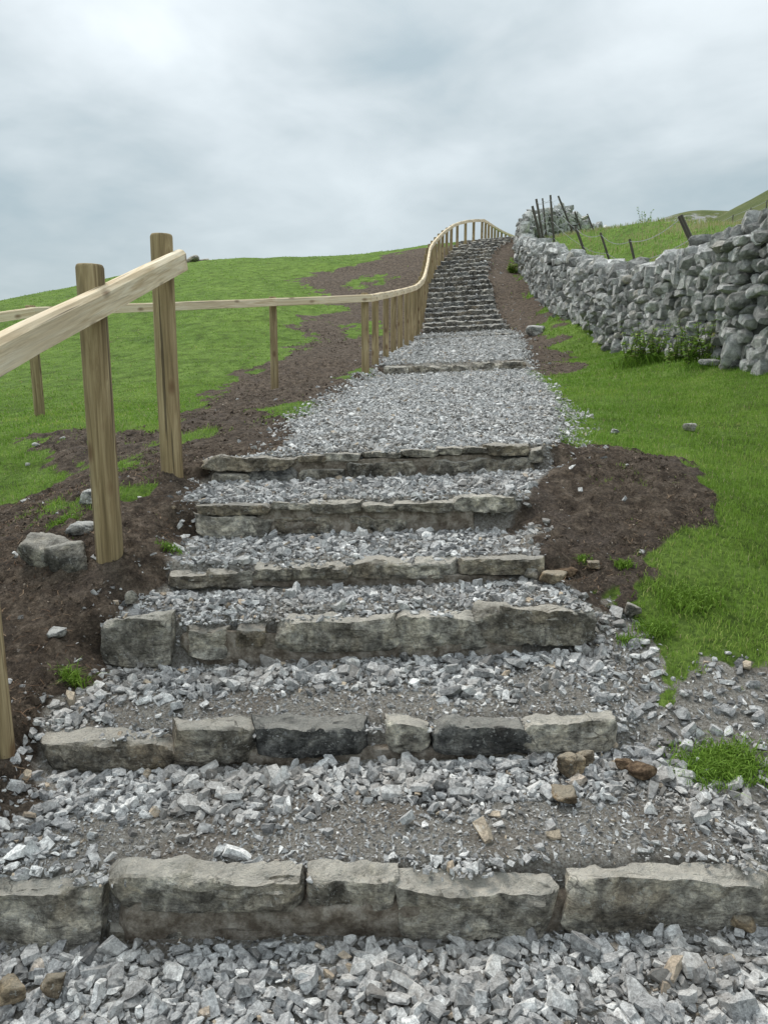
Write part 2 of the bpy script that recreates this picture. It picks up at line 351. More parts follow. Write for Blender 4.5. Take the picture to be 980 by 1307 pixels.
def mat_stone(name, lo, mi, hi, lichen=.35, dust=(.50, .475, .43), warm=(.27, .225, .17)):
    m = M(name); p = m.geo.outputs['Position']; r = m.objrand()
    n = m.noise(7, 7, .68, dist=.8)
    n = m.math('ADD', n, m.math('MULTIPLY', m.math('SUBTRACT', r, .5), .14))
    c = m.ramp(n, [(.36, lo), (.5, mi), (.63, hi)])
    c = m.mix(m.mask(m.noise(2.6, 4, .6), .52, .7), c, warm)
    c = m.mix(.75, c, m.ramp(m.noise(60, 6, .75, dist=.4), [(.36, (.35, .35, .35)), (.5, (.95, .95, .95)), (.63, (1.5, 1.5, 1.48))]), 'MULTIPLY')
    strata = m.noise(1.0, 4, .7, m.mapped((9, 9, 30)), 2.4); c = m.mix(.6, c, m.ramp(strata, [(.40, (.55, .55, .55)), (.45, (1, 1, 1)), (.64, (1.2, 1.2, 1.18))]), 'MULTIPLY')
    c = m.mix(.85, c, m.ramp(m.noise(9, 3, .5, dist=1.5), [(.38, (.45, .45, .46)), (.5, (.95, .95, .95)), (.6, (1.45, 1.42, 1.36))]), 'MULTIPLY')
    sp = m.mask(m.noise(48, 4, .8), .60, .63); c = m.mix(m.math('MULTIPLY', sp, .55), c, (.55, .55, .52))
    l = m.mask(m.noise(17, 5, .75), .60, .68); c = m.mix(m.math('MULTIPLY', l, lichen), c, (.48, .48, .45))
    u = m.mask(m.math('ADD', m.up(), m.math('MULTIPLY', m.math('SUBTRACT', m.noise(20, 4, .7), .5), .9)), .55, .95)
    c = m.mix(m.math('MULTIPLY', u, .75), c, dust)
    vo = m.N.new('ShaderNodeTexVoronoi'); vo.feature = 'DISTANCE_TO_EDGE'; vo.inputs['Scale'].default_value = 7.0
    wv = m.N.new('ShaderNodeVectorMath'); wv.operation = 'ADD'; nz = m.N.new('ShaderNodeTexNoise'); nz.inputs['Scale'].default_value = 9; nz.inputs['Detail'].default_value = 5
    sc_ = m.N.new('ShaderNodeVectorMath'); sc_.operation = 'SCALE'; sc_.inputs[3].default_value = .16; m.L.new(nz.outputs['Color'], sc_.inputs[0]); m.L.new(m.geo.outputs['Position'], nz.inputs['Vector'])
    m.L.new(m.geo.outputs['Position'], wv.inputs[0]); m.L.new(sc_.outputs[0], wv.inputs[1]); m.L.new(wv.outputs[0], vo.inputs['Vector'])
    ck = m.math('MULTIPLY', m.mask(vo.outputs['Distance'], .022, .0), m.mask(m.noise(5, 3, .6), .48, .58)); c = m.mix(m.math('MULTIPLY', ck, .65), c, (.05, .045, .038))
    h = m.math('ADD', m.math('ADD', m.noise(22, 7, .75, dist=.5), m.math('MULTIPLY', strata, .8)), m.math('MULTIPLY', m.noise(110, 4, .7), .6))
    return m.done(c, .88, h, .02, 1.0)
def mat_wallstone():
    m = M('weathered_limestone'); r = m.objrand(); t = m.attr('tint')
    rr = m.math('FRACT', m.math('ADD', m.math('MULTIPLY', r, 1.0), t), 0)
    c = m.ramp(rr, [(0, (.25, .25, .24)), (.3, (.42, .42, .41)), (.65, (.56, .56, .545)), (.9, (.76, .76, .745)), (1, (.52, .49, .43))])
    c = m.mix(.8, c, m.ramp(m.noise(11, 6, .72, dist=.7), [(.36, (.38, .38, .38)), (.5, (.9, .9, .9)), (.62, (1.5, 1.5, 1.48))]), 'MULTIPLY')
    c = m.mix(m.math('MULTIPLY', m.mask(m.noise(30, 4, .7), .58, .66), .5), c, (.55, .555, .53))
    c = m.mix(m.math('MULTIPLY', m.mask(m.noise(6, 4, .7), .60, .72), .35), c, (.10, .105, .075))
    return m.done(c, .9, m.noise(28, 6, .78, dist=.5), .05, 1.0)
def mat_mortar():
    m = M('sandy_mortar'); c = m.ramp(m.noise(24, 6, .7), [(.38, (.15, .12, .092)), (.5, (.28, .24, .195)), (.62, (.44, .395, .34))])
    c = m.mix(.5, c, m.ramp(m.noise(130, 3, .7), [(.3, (.5, .5, .5)), (.7, (1.3, 1.3, 1.3))]), 'MULTIPLY')
    return m.done(c, .95, m.noise(80, 6, .8), .012, .9)
def mat_wood(name, lo, mi, hi, axis, streak=(.30, .36, .22), sc=1.0):
    m = M(name); s = [26 * sc] * 3; s[axis] = 1.6 * sc; v = m.mapped(tuple(s))
    g = m.noise(1.0, 6, .62, v, 1.1); c = m.ramp(g, [(.3, lo), (.5, mi), (.68, hi)])
    s2 = [4.5] * 3; s2[axis] = .8; c = m.mix(m.math('MULTIPLY', m.mask(m.noise(1.0, 3, .6, m.mapped(tuple(s2))), .5, .72), .55), c, streak)
    s5 = [170] * 3; s5[axis] = 5; c = m.mix(.55, c, m.ramp(m.noise(1.0, 4, .7, m.mapped(tuple(s5))), [(.38, (.78, .76, .74)), (.5, (1, 1, 1)), (.62, (1.15, 1.15, 1.13))]), 'MULTIPLY')
    # knots: rare dark spots drawn out along the grain
    s3 = [9.0] * 3; s3[axis] = 5.0
    vo = m.N.new('ShaderNodeTexVoronoi'); vo.inputs['Scale'].default_value = 1.0; m.L.new(m.mapped(tuple(s3)), vo.inputs['Vector'])
    k = m.N.new('ShaderNodeMapRange'); k.inputs[1].default_value = .13; k.inputs[2].default_value = .27; k.inputs[3].default_value = 1; k.inputs[4].default_value = 0
    m.L.new(vo.outputs['Distance'], k.inputs[0]); c = m.mix(m.math('MULTIPLY', k.outputs[0], .7), c, (.13, .062, .03))
    s4 = [60] * 3; s4[axis] = .9; cr = m.mask(m.noise(1.0, 2, .4, m.mapped(tuple(s4))), .66, .70)
    c = m.mix(m.math('MULTIPLY', cr, .75), c, (.06, .045, .03))
    c = m.mix(.35, c, m.ramp(m.objrand(), [(0, (.85, .85, .83)), (1, (1.2, 1.17, 1.12))]), 'MULTIPLY')
    return m.done(c, .75, g, .004, .6)
def mat_simple(name, stops, scale, rough=.9, bd=.01, attr=False, detail=5):
    m = M(name); c = m.ramp(m.attr('tint') if attr else m.noise(scale, detail, .65), stops)
    return m.done(c, rough, m.noise(scale * 3, 4, .7), bd, .7)
GRAVEL = mat_gravel(); GROUND = mat_ground(); GRASS = mat_grass()
KERB = mat_stone('gritty_kerb_limestone', (.15, .135, .11), (.33, .305, .26), (.55, .52, .455), .6, dust=(.60, .565, .50))
KERBDARK = mat_stone('dark_wet_kerb_stone', (.075, .075, .074), (.15, .15, .145), (.29, .285, .27), .35, dust=(.40, .385, .35), warm=(.14, .12, .10))
KERBFAR = mat_stone('dark_rough_step_stone', (.065, .06, .052), (.14, .13, .115), (.25, .235, .205), .3, dust=(.55, .53, .48))
KERBTAN = mat_stone('tan_kerb_slab', (.17, .145, .11), (.30, .26, .20), (.44, .395, .32), .2)
ROCK = mat_stone('loose_grey_rock', (.14, .13, .115), (.29, .27, .235), (.48, .455, .41), .4)
ROCKTAN = mat_stone('loose_tan_rock', (.20, .15, .10), (.36, .28, .19), (.50, .42, .31), .2, dust=(.48, .42, .33), warm=(.40, .28, .17))
ROCKWHITE = mat_stone('loose_white_limestone', (.30, .30, .29), (.46, .46, .45), (.62, .62, .60), .4, dust=(.6, .6, .58), warm=(.42, .39, .34))
WALLSTONE = mat_wallstone(); MORTAR = mat_mortar()
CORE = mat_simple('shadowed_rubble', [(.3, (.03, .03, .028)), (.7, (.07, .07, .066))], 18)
POSTWOOD = mat_wood('treated_post_wood', (.15, .11, .058), (.31, .235, .13), (.48, .385, .235), 2, (.25, .215, .125), 1.3)
RAILWOOD = mat_wood('fresh_rail_wood', (.50, .37, .22), (.74, .62, .44), (.86, .77, .61), 0, (.60, .49, .35), 1.6)
OLDWOOD = mat_wood('weathered_grey_wood', (.045, .04, .034), (.10, .09, .078), (.18, .165, .145), 2, (.09, .10, .07))
SOILCLOD = mat_simple('soil_crumbs', [(0, (.05, .037, .028)), (.5, (.125, .094, .070)), (.9, (.25, .195, .15)), (1, (.38, .32, .26))], 40, attr=True)
FIBRE = mat_simple('dry_root_fibre', [(0, (.09, .05, .03)), (.5, (.19, .115, .07)), (1, (.36, .26, .17))], 40, attr=True)
LEAF = mat_simple('nettle_leaf', [(0, (.06, .12, .028)), (.5, (.12, .20, .05)), (.9, (.19, .28, .09)), (1, (.32, .32, .15))], 40, .6, attr=True)
STEM = mat_simple('plant_stem', [(.3, (.06, .075, .03)), (.7, (.14, .13, .07))], 30)
WIRE = mat_simple('galvanised_wire', [(.3, (.25, .26, .26)), (.7, (.42, .43, .43))], 30, .45, .001)

# ------------------------------------------------------------------ rock shapes
def hull(npts, seed, box=.0, flat=1.0):
    """convex hull of random points: an angular stone of unit radius"""
    r = np.random.default_rng(seed); p = r.normal(size=(npts, 3)); p /= np.linalg.norm(p, axis=1)[:, None]
    if box: q = np.sign(p) * np.abs(p) ** (1 - box); p = q / np.maximum(np.abs(q).max(1), .5)[:, None] * .82
    p *= r.uniform(.78, 1.0, (npts, 1)); p[:, 2] *= flat
    bm = bmesh.new(); vs = [bm.verts.new(c) for c in p]; res = bmesh.ops.convex_hull(bm, input=vs)
    bmesh.ops.delete(bm, geom=[v for v in bm.verts if not v.link_faces], context='VERTS')
    bmesh.ops.triangulate(bm, faces=bm.faces[:]); bm.verts.index_update()
    V = np.array([v.co[:] for v in bm.verts]); T = np.array([[v.index for v in f.verts] for f in bm.faces]); bm.free(); return V, T
def rand_rot(n, r, tilt=None):
    q = r.normal(size=(n, 4)); q /= np.linalg.norm(q, axis=1)[:, None]; w, x, y, z = q.T
    R = np.empty((n, 3, 3)); R[:, 0, 0] = 1 - 2 * (y * y + z * z); R[:, 0, 1] = 2 * (x * y - z * w); R[:, 0, 2] = 2 * (x * z + y * w)
    R[:, 1, 0] = 2 * (x * y + z * w); R[:, 1, 1] = 1 - 2 * (x * x + z * z); R[:, 1, 2] = 2 * (y * z - x * w)
    R[:, 2, 0] = 2 * (x * z - y * w); R[:, 2, 1] = 2 * (y * z + x * w); R[:, 2, 2] = 1 - 2 * (x * x + y * y); return R
def scatter(protos, P, S, r, tint, R=None):
    """stack rocks: P centres (n,3), S scales (n,3)"""
    n = len(P); which = r.integers(0, len(protos), n); Vs, Ts, A = [], [], []; off = 0
    R = rand_rot(n, r) if R is None else R
    for k, (V, T) in enumerate(protos):
        i = np.nonzero(which == k)[0]
        if not len(i): continue
        X = np.einsum('nij,nvj->nvi', R[i], V[None] * S[i][:, None, :]) + P[i][:, None, :]
        m = len(V); Vs.append(X.reshape(-1, 3)); Ts.append((T[None] + (np.arange(len(i)) * m)[:, None, None] + off).reshape(-1, 3))
        A.append(np.repeat(tint[i], m)); off += m * len(i)
    return np.concatenate(Vs), np.concatenate(Ts), np.concatenate(A)
def chunk(seed, cuts=7, dims=(1, .8, .6), lo=.62, hi=.95):
    """crushed stone: a block split by random planes"""
    r = np.random.default_rng(seed); bm = bmesh.new(); bmesh.ops.create_cube(bm, size=2)
    for k in range(cuts):
        n = Vector(r.normal(size=3)).normalized(); d = r.uniform(lo, hi) * (1 + .25 * (abs(n.x) + abs(n.y) + abs(n.z) - 1))
        bmesh.ops.bisect_plane(bm, geom=bm.verts[:] + bm.edges[:] + bm.faces[:], dist=1e-5, plane_co=n * d, plane_no=n, clear_outer=True)
        ed = [e for e in bm.edges if e.is_boundary]
        if ed: bmesh.ops.holes_fill(bm, edges=ed)
    bmesh.ops.remove_doubles(bm, verts=bm.verts[:], dist=.06); bmesh.ops.triangulate(bm, faces=bm.faces[:])
    bmesh.ops.recalc_face_normals(bm, faces=bm.faces[:]); bm.verts.index_update()
    V = np.array([v.co[:] for v in bm.verts]); T = np.array([[v.index for v in f.verts] for f in bm.faces]); bm.free()
    A = np.eye(3) + r.normal(0, .12, (3, 3)); V = (V * np.array(dims)) @ A.T; return V * .92, T
def boulder(seed, sub=3, planes=13, rough=.05, dims=(1, 1, 1), lo=.55, k=14.0):
    """weathered stone: a sphere flattened against random planes, edges worn, surface pitted"""
    r = np.random.default_rng(seed); bm = bmesh.new(); bmesh.ops.create_icosphere(bm, subdivisions=sub, radius=1)
    P = np.array([v.co[:] for v in bm.verts]); T = np.array([[v.index for v in f.verts] for f in bm.faces]); bm.free(); P /= np.linalg.norm(P, axis=1)[:, None]
    n = r.normal(size=(planes, 3)); n /= np.linalg.norm(n, axis=1)[:, None]; n[:6] = [[1, 0, 0], [-1, 0, 0], [0, 1, 0], [0, -1, 0], [0, 0, 1], [0, 0, -1]]; n[:6] += r.normal(0, .18, (6, 3))
    d = r.uniform(lo, .95, planes); q = np.maximum(P @ n.T, 1e-3); rad = d[None] / q
    sm_ = -np.log(np.exp(-k * np.minimum(rad, 3)).sum(1)) / k; rad = np.minimum(sm_, 1.12)
    V = P * rad[:, None]; V = V * (1 + rough * 2 * fbm(V * 2.6 + seed, 3, .6) + rough * fbm(V * 7 + seed, 2, .6))[:, None]; return V * np.array(dims), T
BIG = [chunk(s, 6) for s in range(10)]; SMALL = [chunk(s + 30, 4, lo=.45, hi=.8) for s in range(9)]; MIDG = [hull(8, s + 90, .35, .7) for s in range(6)]; CHIP = [hull(5, s + 60, 0, .8) for s in range(8)]
print('tris', [len(t) for v, t in BIG], [len(t) for v, t in SMALL])

# ------------------------------------------------------------------ ground sheet
def axis_lines(segs):
    out = [segs[0][0]]
    for a, b, n in segs: out += list(np.linspace(a, b, n + 1)[1:])
    return np.array(out)
GX = axis_lines([(-400, -45, 10), (-45, -12, 30), (-12, -3, 50), (-3, -1.4, 45), (-1.4, 2.4, 135), (2.4, 4.2, 36), (4.2, 12, 40), (12, 32, 24), (32, 400, 10)])
GY = axis_lines([(-200, -6, 6), (-6, 1.1, 40), (1.1, 4.6, 155), (4.6, 12, 110), (12, 30, 170), (30, 45, 40), (45, 80, 25), (80, 500, 12)])
XX, YY = np.meshgrid(GX, GY); ZZ = ground(XX, YY)
# soil is loose: give it clods
sm = soilmask(XX, YY); gm = gravelmask(XX, YY); dm = dirtmask(XX, YY)
near = (YY < 12) & (YY > 0)
ZZ = ZZ + near * sstep(.35, .8, sm) * (1 - gm) * (0.030 * n2(XX, YY, 17, 41.0, 4, .8) + .012)
nx, ny = len(GX), len(GY); V = np.stack([XX, YY, ZZ], -1).reshape(-1, 3)
ii = (np.arange(ny - 1)[:, None] * nx + np.arange(nx - 1)[None]).ravel(); Q = np.stack([ii, ii + 1, ii + nx + 1, ii + nx], -1)
gmf = gm.ravel(); isp = gmf[Q].mean(1) > .5
def submesh(name, sel):
    q = Q[sel]; used, inv = np.unique(q, return_inverse=True)
    return mesh_np(name, V[used], inv.reshape(q.shape), GROUND, True, dict(soil=sm.ravel()[used], gravel=gmf[used], dirt=dm.ravel()[used]))
tag(put('ground', submesh('ground', ~isp)), kind='structure', label='green sloping pasture with bare brown soil along the path')
tag(put('gravel_path', submesh('gravel_path', isp)), kind='structure', label='pale gravel path bed climbing between the stone steps')
def gz(x, y): return float(ground(np.array([x]), np.array([y]))[0])
def gzv(x, y): return ground(np.asarray(x), np.asarray(y))

# ------------------------------------------------------------------ gravel
def build_gravel():
    r = np.random.default_rng(3)
    def region_pts(x0, x1, y0, y1, dens):
        n = int((x1 - x0) * (y1 - y0) * dens); s = 1 / math.sqrt(dens)
        nxp, nyp = max(1, int((x1 - x0) / s)), max(1, int((y1 - y0) / s))
        gx, gy = np.meshgrid(np.arange(nxp), np.arange(nyp)); gx = gx.ravel(); gy = gy.ravel()
        return x0 + (gx + r.uniform(-.1, 1.1, gx.size)) * s, y0 + (gy + r.uniform(-.1, 1.1, gy.size)) * s
    def nextriser(y):
        i = np.searchsorted(SY, y, side='right'); nxt = SY[np.clip(i, 0, NS - 1)]; prv = SY[np.clip(i - 1, 0, NS - 1)]
        prv = np.where(i == 0, .6, prv); return (y - prv) / np.maximum(nxt - prv, .05), i
    def keep_path(x, y, extra=0.0, soft=.1):
        a, b = edges(y); d = np.minimum(x - a, b - x) + .10 * n2(x, y, 4.0, 14.0, 3) * 2 + extra
        return r.random(len(x)) < sstep(-soft, soft * .3, d)
    def lying(n):      # most stones settle on their broad side
        a = r.uniform(0, 2 * math.pi, n); R = rand_rot(n, r); c, s = np.cos(a), np.sin(a); Z = np.zeros((n, 3, 3)); Z[:, 0, 0] = c; Z[:, 0, 1] = -s; Z[:, 1, 0] = s; Z[:, 1, 1] = c; Z[:, 2, 2] = 1
        t = r.normal(0, .38, (n, 2)); X = np.zeros((n, 3, 3)); ct, st = np.cos(t[:, 0]), np.sin(t[:, 0]); X[:, 0, 0] = 1; X[:, 1, 1] = ct; X[:, 1, 2] = -st; X[:, 2, 1] = st; X[:, 2, 2] = ct
        Y_ = np.zeros((n, 3, 3)); ct, st = np.cos(t[:, 1]), np.sin(t[:, 1]); Y_[:, 1, 1] = 1; Y_[:, 0, 0] = ct; Y_[:, 0, 2] = st; Y_[:, 2, 0] = -st; Y_[:, 2, 2] = ct
        L_ = Z @ X @ Y_; k = r.random(n) < .2; L_[k] = R[k]; return L_
    def tints(n, pale=0.0): return np.clip(np.where(r.random(n) < .022, r.uniform(.95, 1, n), r.normal(.46 + pale, .22 - pale * .3, n).clip(0, .92)), 0, 1)
    parts = []
    def add(protos, x, y, s, lift, aspect=(.75, 1.25), flat=(.6, 1.15), pale=0.0):
        n = len(x); S = np.stack([s * r.uniform(*aspect, n), s * r.uniform(*aspect, n), s * r.uniform(*flat, n)], -1)
        P = np.stack([x, y, gzv(x, y) + s * lift * r.uniform(.0, 1.0, n)], -1); parts.append(scatter(protos, P, S, r, tints(n, pale), lying(n)))
    def clear_kerb(x, y, front=.02, back=.045):
        ok = np.ones(len(x), bool)
        for s in STEPS[:7]: ok &= ~((y > s['Y'] - front) & (y < s['Y'] + back) & (x > s['xl'] - .03) & (x < s['xr'] + .03))
        return ok
    # lower flight, coarse stones gather at the foot of each riser
    x, y = region_pts(-1.5, 1.9, .75, 3.95, 3900)
    f, i = nextriser(y); coarse = np.where(i == 0, 1.0, sstep(.44, .74, f + .45 * n2(x, y, 4, 3.0))); side = sstep(.25, -.05, x - edges(y)[0])
    coarse = np.where(i <= 2, coarse, np.maximum(coarse, .6)); pr = np.clip(.04 + .96 * np.maximum(coarse, side * .9), 0, 1)
    k = (r.random(len(x)) < pr) & keep_path(x, y, .02) & clear_kerb(x, y); x, y, i = x[k], y[k], i[k]
    s = np.exp(r.normal(math.log(.0108), .42, len(x))) * np.where(i == 0, 1.05, 1.0); s = s.clip(.004, .030)
    s = s * np.where(i >= 3, .88, 1.0)
    for lf, kk in ((.9, i < 3), (.5, i >= 3)):
        q = (s > .0115) & kk; add(BIG, x[q], y[q], s[q], lf); q = (s <= .0115) & kk; add(SMALL, x[q], y[q], s[q], lf)
    # fines and chips over all of the lower flight
    x, y = region_pts(-1.5, 1.9, .75, 3.95, 11500); k = keep_path(x, y, .05, .2) & clear_kerb(x, y, 0, .012) & (r.random(len(x)) < .75); x, y = x[k], y[k]
    add(CHIP, x, y, np.exp(r.normal(math.log(.0056), .5, len(x))).clip(.002, .014), .5)
    # fines lying on the kerb tops
    for q_, st in enumerate(STEPS[:6]):
        n = int((st['xr'] - st['xl']) * (700 if q_ < 3 else 420)); x = r.uniform(st['xl'], st['xr'], n); y = st['Y'] + r.uniform(-.002, .085, n) ** 1.0
        k = r.random(n) < sstep(-.1, .35, n2(x, y, 5.0, 23.0) + (y - st['Y']) * 5 - .1); x, y = x[k], y[k]; n = len(x)
        s = np.exp(r.normal(math.log(.0052), .55, n)).clip(.002, .016); z = st['zl'] + (st['zr'] - st['zl']) * (x - st['xl']) / (st['xr'] - st['xl']) - (.020 if q_ == 0 else .009)
        parts.append(scatter(SMALL, np.stack([x, y, z + s * .25], -1), np.stack([s, s * .9, s * .6], -1), r, tints(n), lying(n)))
    # spill and dirt on the right
    x, y = region_pts(.6, 2.6, .8, 3.3, 4200); dmm = dirtmask(x, y); a, b = edges(y); fall = sstep(1.1, -.05, x - b)
    k = (r.random(len(x)) < dmm * (.15 + .75 * fall)) & (x > b - .05); x, y = x[k], y[k]
    add(CHIP, x, y, np.exp(r.normal(math.log(.0085), .45, len(x))).clip(.003, .02), .6)
    x, y = region_pts(.6, 2.6, .8, 3.3, 900); dmm = dirtmask(x, y); a, b = edges(y); fall = sstep(.9, -.05, x - b)
    k = (r.random(len(x)) < dmm * (.06 + .75 * fall)) & (x > b - .05); x, y = x[k], y[k]
    add(BIG, x, y, np.exp(r.normal(math.log(.014), .35, len(x))).clip(.006, .03), .6)
    # landing
    x, y = region_pts(-1.4, 2.4, 3.93, 7.0, 2900); k = keep_path(x, y, .05, .22) & clear_kerb(x, y); x, y = x[k], y[k]
    add(MIDG, x, y, np.exp(r.normal(math.log(.0112), .38, len(x))).clip(.004, .026), .9, pale=.17)

    x, y = region_pts(-1.2, 2.6, 7.0, 10.98, 1900); k = keep_path(x, y, .05, .2); x, y = x[k], y[k]
    add(MIDG, x, y, np.exp(r.normal(math.log(.0142), .36, len(x))).clip(.008, .034), .9, pale=.17)

    x, y = region_pts(-.4, 3.2, 11.1, 16.6, 1150); k = keep_path(x, y, .05, .2); x, y = x[k], y[k]
    add(MIDG, x, y, np.exp(r.normal(math.log(.0185), .34, len(x))).clip(.01, .045), .9, pale=.17)

    # upper flight: gravel held on the treads
    x, y = region_pts(.4, 6.0, 16.6, YTOP + 1.5, 420); f, i = nextriser(y); k = keep_path(x, y, -.02, .06) & (f > .05) & (r.random(len(x)) < .75); x, y = x[k], y[k]
    add(MIDG, x, y, np.exp(r.normal(math.log(.020), .3, len(x))).clip(.01, .035), .7)
    # stones strayed on to the soil either side
    for (x0, x1, y0, y1, dn) in ((-2.6, -.7, 1.2, 4.5, 330), (.7, 2.3, 2.6, 5, 200), (-4, .2, 4.5, 11, 42), (-.5, 1.2, 11, 17, 40), (2, 4.2, 11, 24, 26), (.8, 3.0, 17, 27, 10)):
        x, y = region_pts(x0, x1, y0, y1, dn); a, b = edges(y); d = np.maximum(a - x, x - b)
        k = (soilmask(x, y) > .4) & (d > -.02) & (r.random(len(x)) < .12 + .88 * np.exp(-d / .22)); x, y = x[k], y[k]
        add(SMALL, x, y, np.exp(r.normal(math.log(.0085), .6, len(x))).clip(.004, .022) * (1 + .05 * y0), .3)
    V = []; T = []; A = []; off = 0
    for v, t, a in parts: V.append(v); T.append(t + off); A.append(a); off += len(v)
    V = np.concatenate(V); T = np.concatenate(T); A = np.concatenate(A); print('gravel tris', len(T))
    tag(put('gravel', mesh_np('gravel', V, T, GRAVEL, False, dict(tint=A))), 'pale grey crushed limestone gravel spread over the path and its steps', 'gravel', kind='stuff')
build_gravel()

# ------------------------------------------------------------------ soil crumbs and root fibres
def build_soil():
    r = np.random.default_rng(9); out = []
    for (x0, x1, y0, y1, dn, s0) in ((-2.6, 2.2, 1.2, 4.8, 11000, .0048), (-3.5, 0, 4.8, 9, 2600, .0080), (-2, 3.6, 9, 16, 330, .014)):
        n = int((x1 - x0) * (y1 - y0) * dn); x = r.uniform(x0, x1, n); y = r.uniform(y0, y1, n)
        k = (soilmask(x, y) > .5) & (gravelmask(x, y) < .35) & (r.random(n) < .45 + 1.6 * n2(x, y, 3.5, 17.0, 4)); x, y = x[k], y[k]; n = len(x)
        s = np.exp(r.normal(math.log(s0), .5, n)).clip(.002, .024); S = np.stack([s, s * r.uniform(.7, 1.1, n), s * r.uniform(.5, .9, n)], -1)
        P = np.stack([x, y, gzv(x, y) + .012 + .2 * s], -1); out.append(scatter(CHIP, P, S, r, np.clip(r.normal(.45, .22, n), 0, 1)))
    V = []; T = []; A = []; off = 0
    for v, t, a in out: V.append(v); T.append(t + off); A.append(a); off += len(v)
    print('soil tris', off)
    tag(put('soil_crumbs', mesh_np('soil_crumbs', np.concatenate(V), np.concatenate(T), SOILCLOD, False, dict(tint=np.concatenate(A)))), 'dark crumbly soil dug over beside the steps', 'soil', kind='stuff')
    # fibres of torn turf
    n = 9000; x = r.uniform(-2.4, 2.2, n); y = r.uniform(1.2, 4.6, n)
    near = n2(x, y, 2.2, 55.0) > .02
    k = (soilmask(x, y) > .5) & (gravelmask(x, y) < .4) & near; x, y = x[k], y[k]; n = len(x)
    L = r.uniform(.012, .05, n); a = r.uniform(0, 2 * math.pi, n); w = .0011; z = gzv(x, y) + .020
    d = np.stack([np.cos(a), np.sin(a)], -1); e = np.stack([-d[:, 1], d[:, 0]], -1) * w
    zs = [z + r.uniform(-.006, .012, n) for _ in range(3)]
    mx = r.normal(0, .3, n) * L
    p0 = np.stack([x, y], -1); p1 = p0 + d * (L * .5)[:, None] + e / w * mx[:, None] * .5; p2 = p0 + d * L[:, None]
    VV = np.stack([np.c_[p0 - e, zs[0]], np.c_[p0 + e, zs[0]], np.c_[p1 + e, zs[1]], np.c_[p1 - e, zs[1]], np.c_[p2 + e, zs[2]], np.c_[p2 - e, zs[2]]], 1).reshape(-1, 3)
    b = np.arange(n)[:, None] * 6; QQ = np.concatenate([b + [0, 1, 2, 3], b + [3, 2, 4, 5]])
    tag(put('root_fibres', mesh_np('root_fibres', VV, QQ, FIBRE, False, dict(tint=np.repeat(r.random(n), 6)))), 'dry brown root and turf fibres strewn over the bare soil', 'roots', kind='stuff')
build_soil()

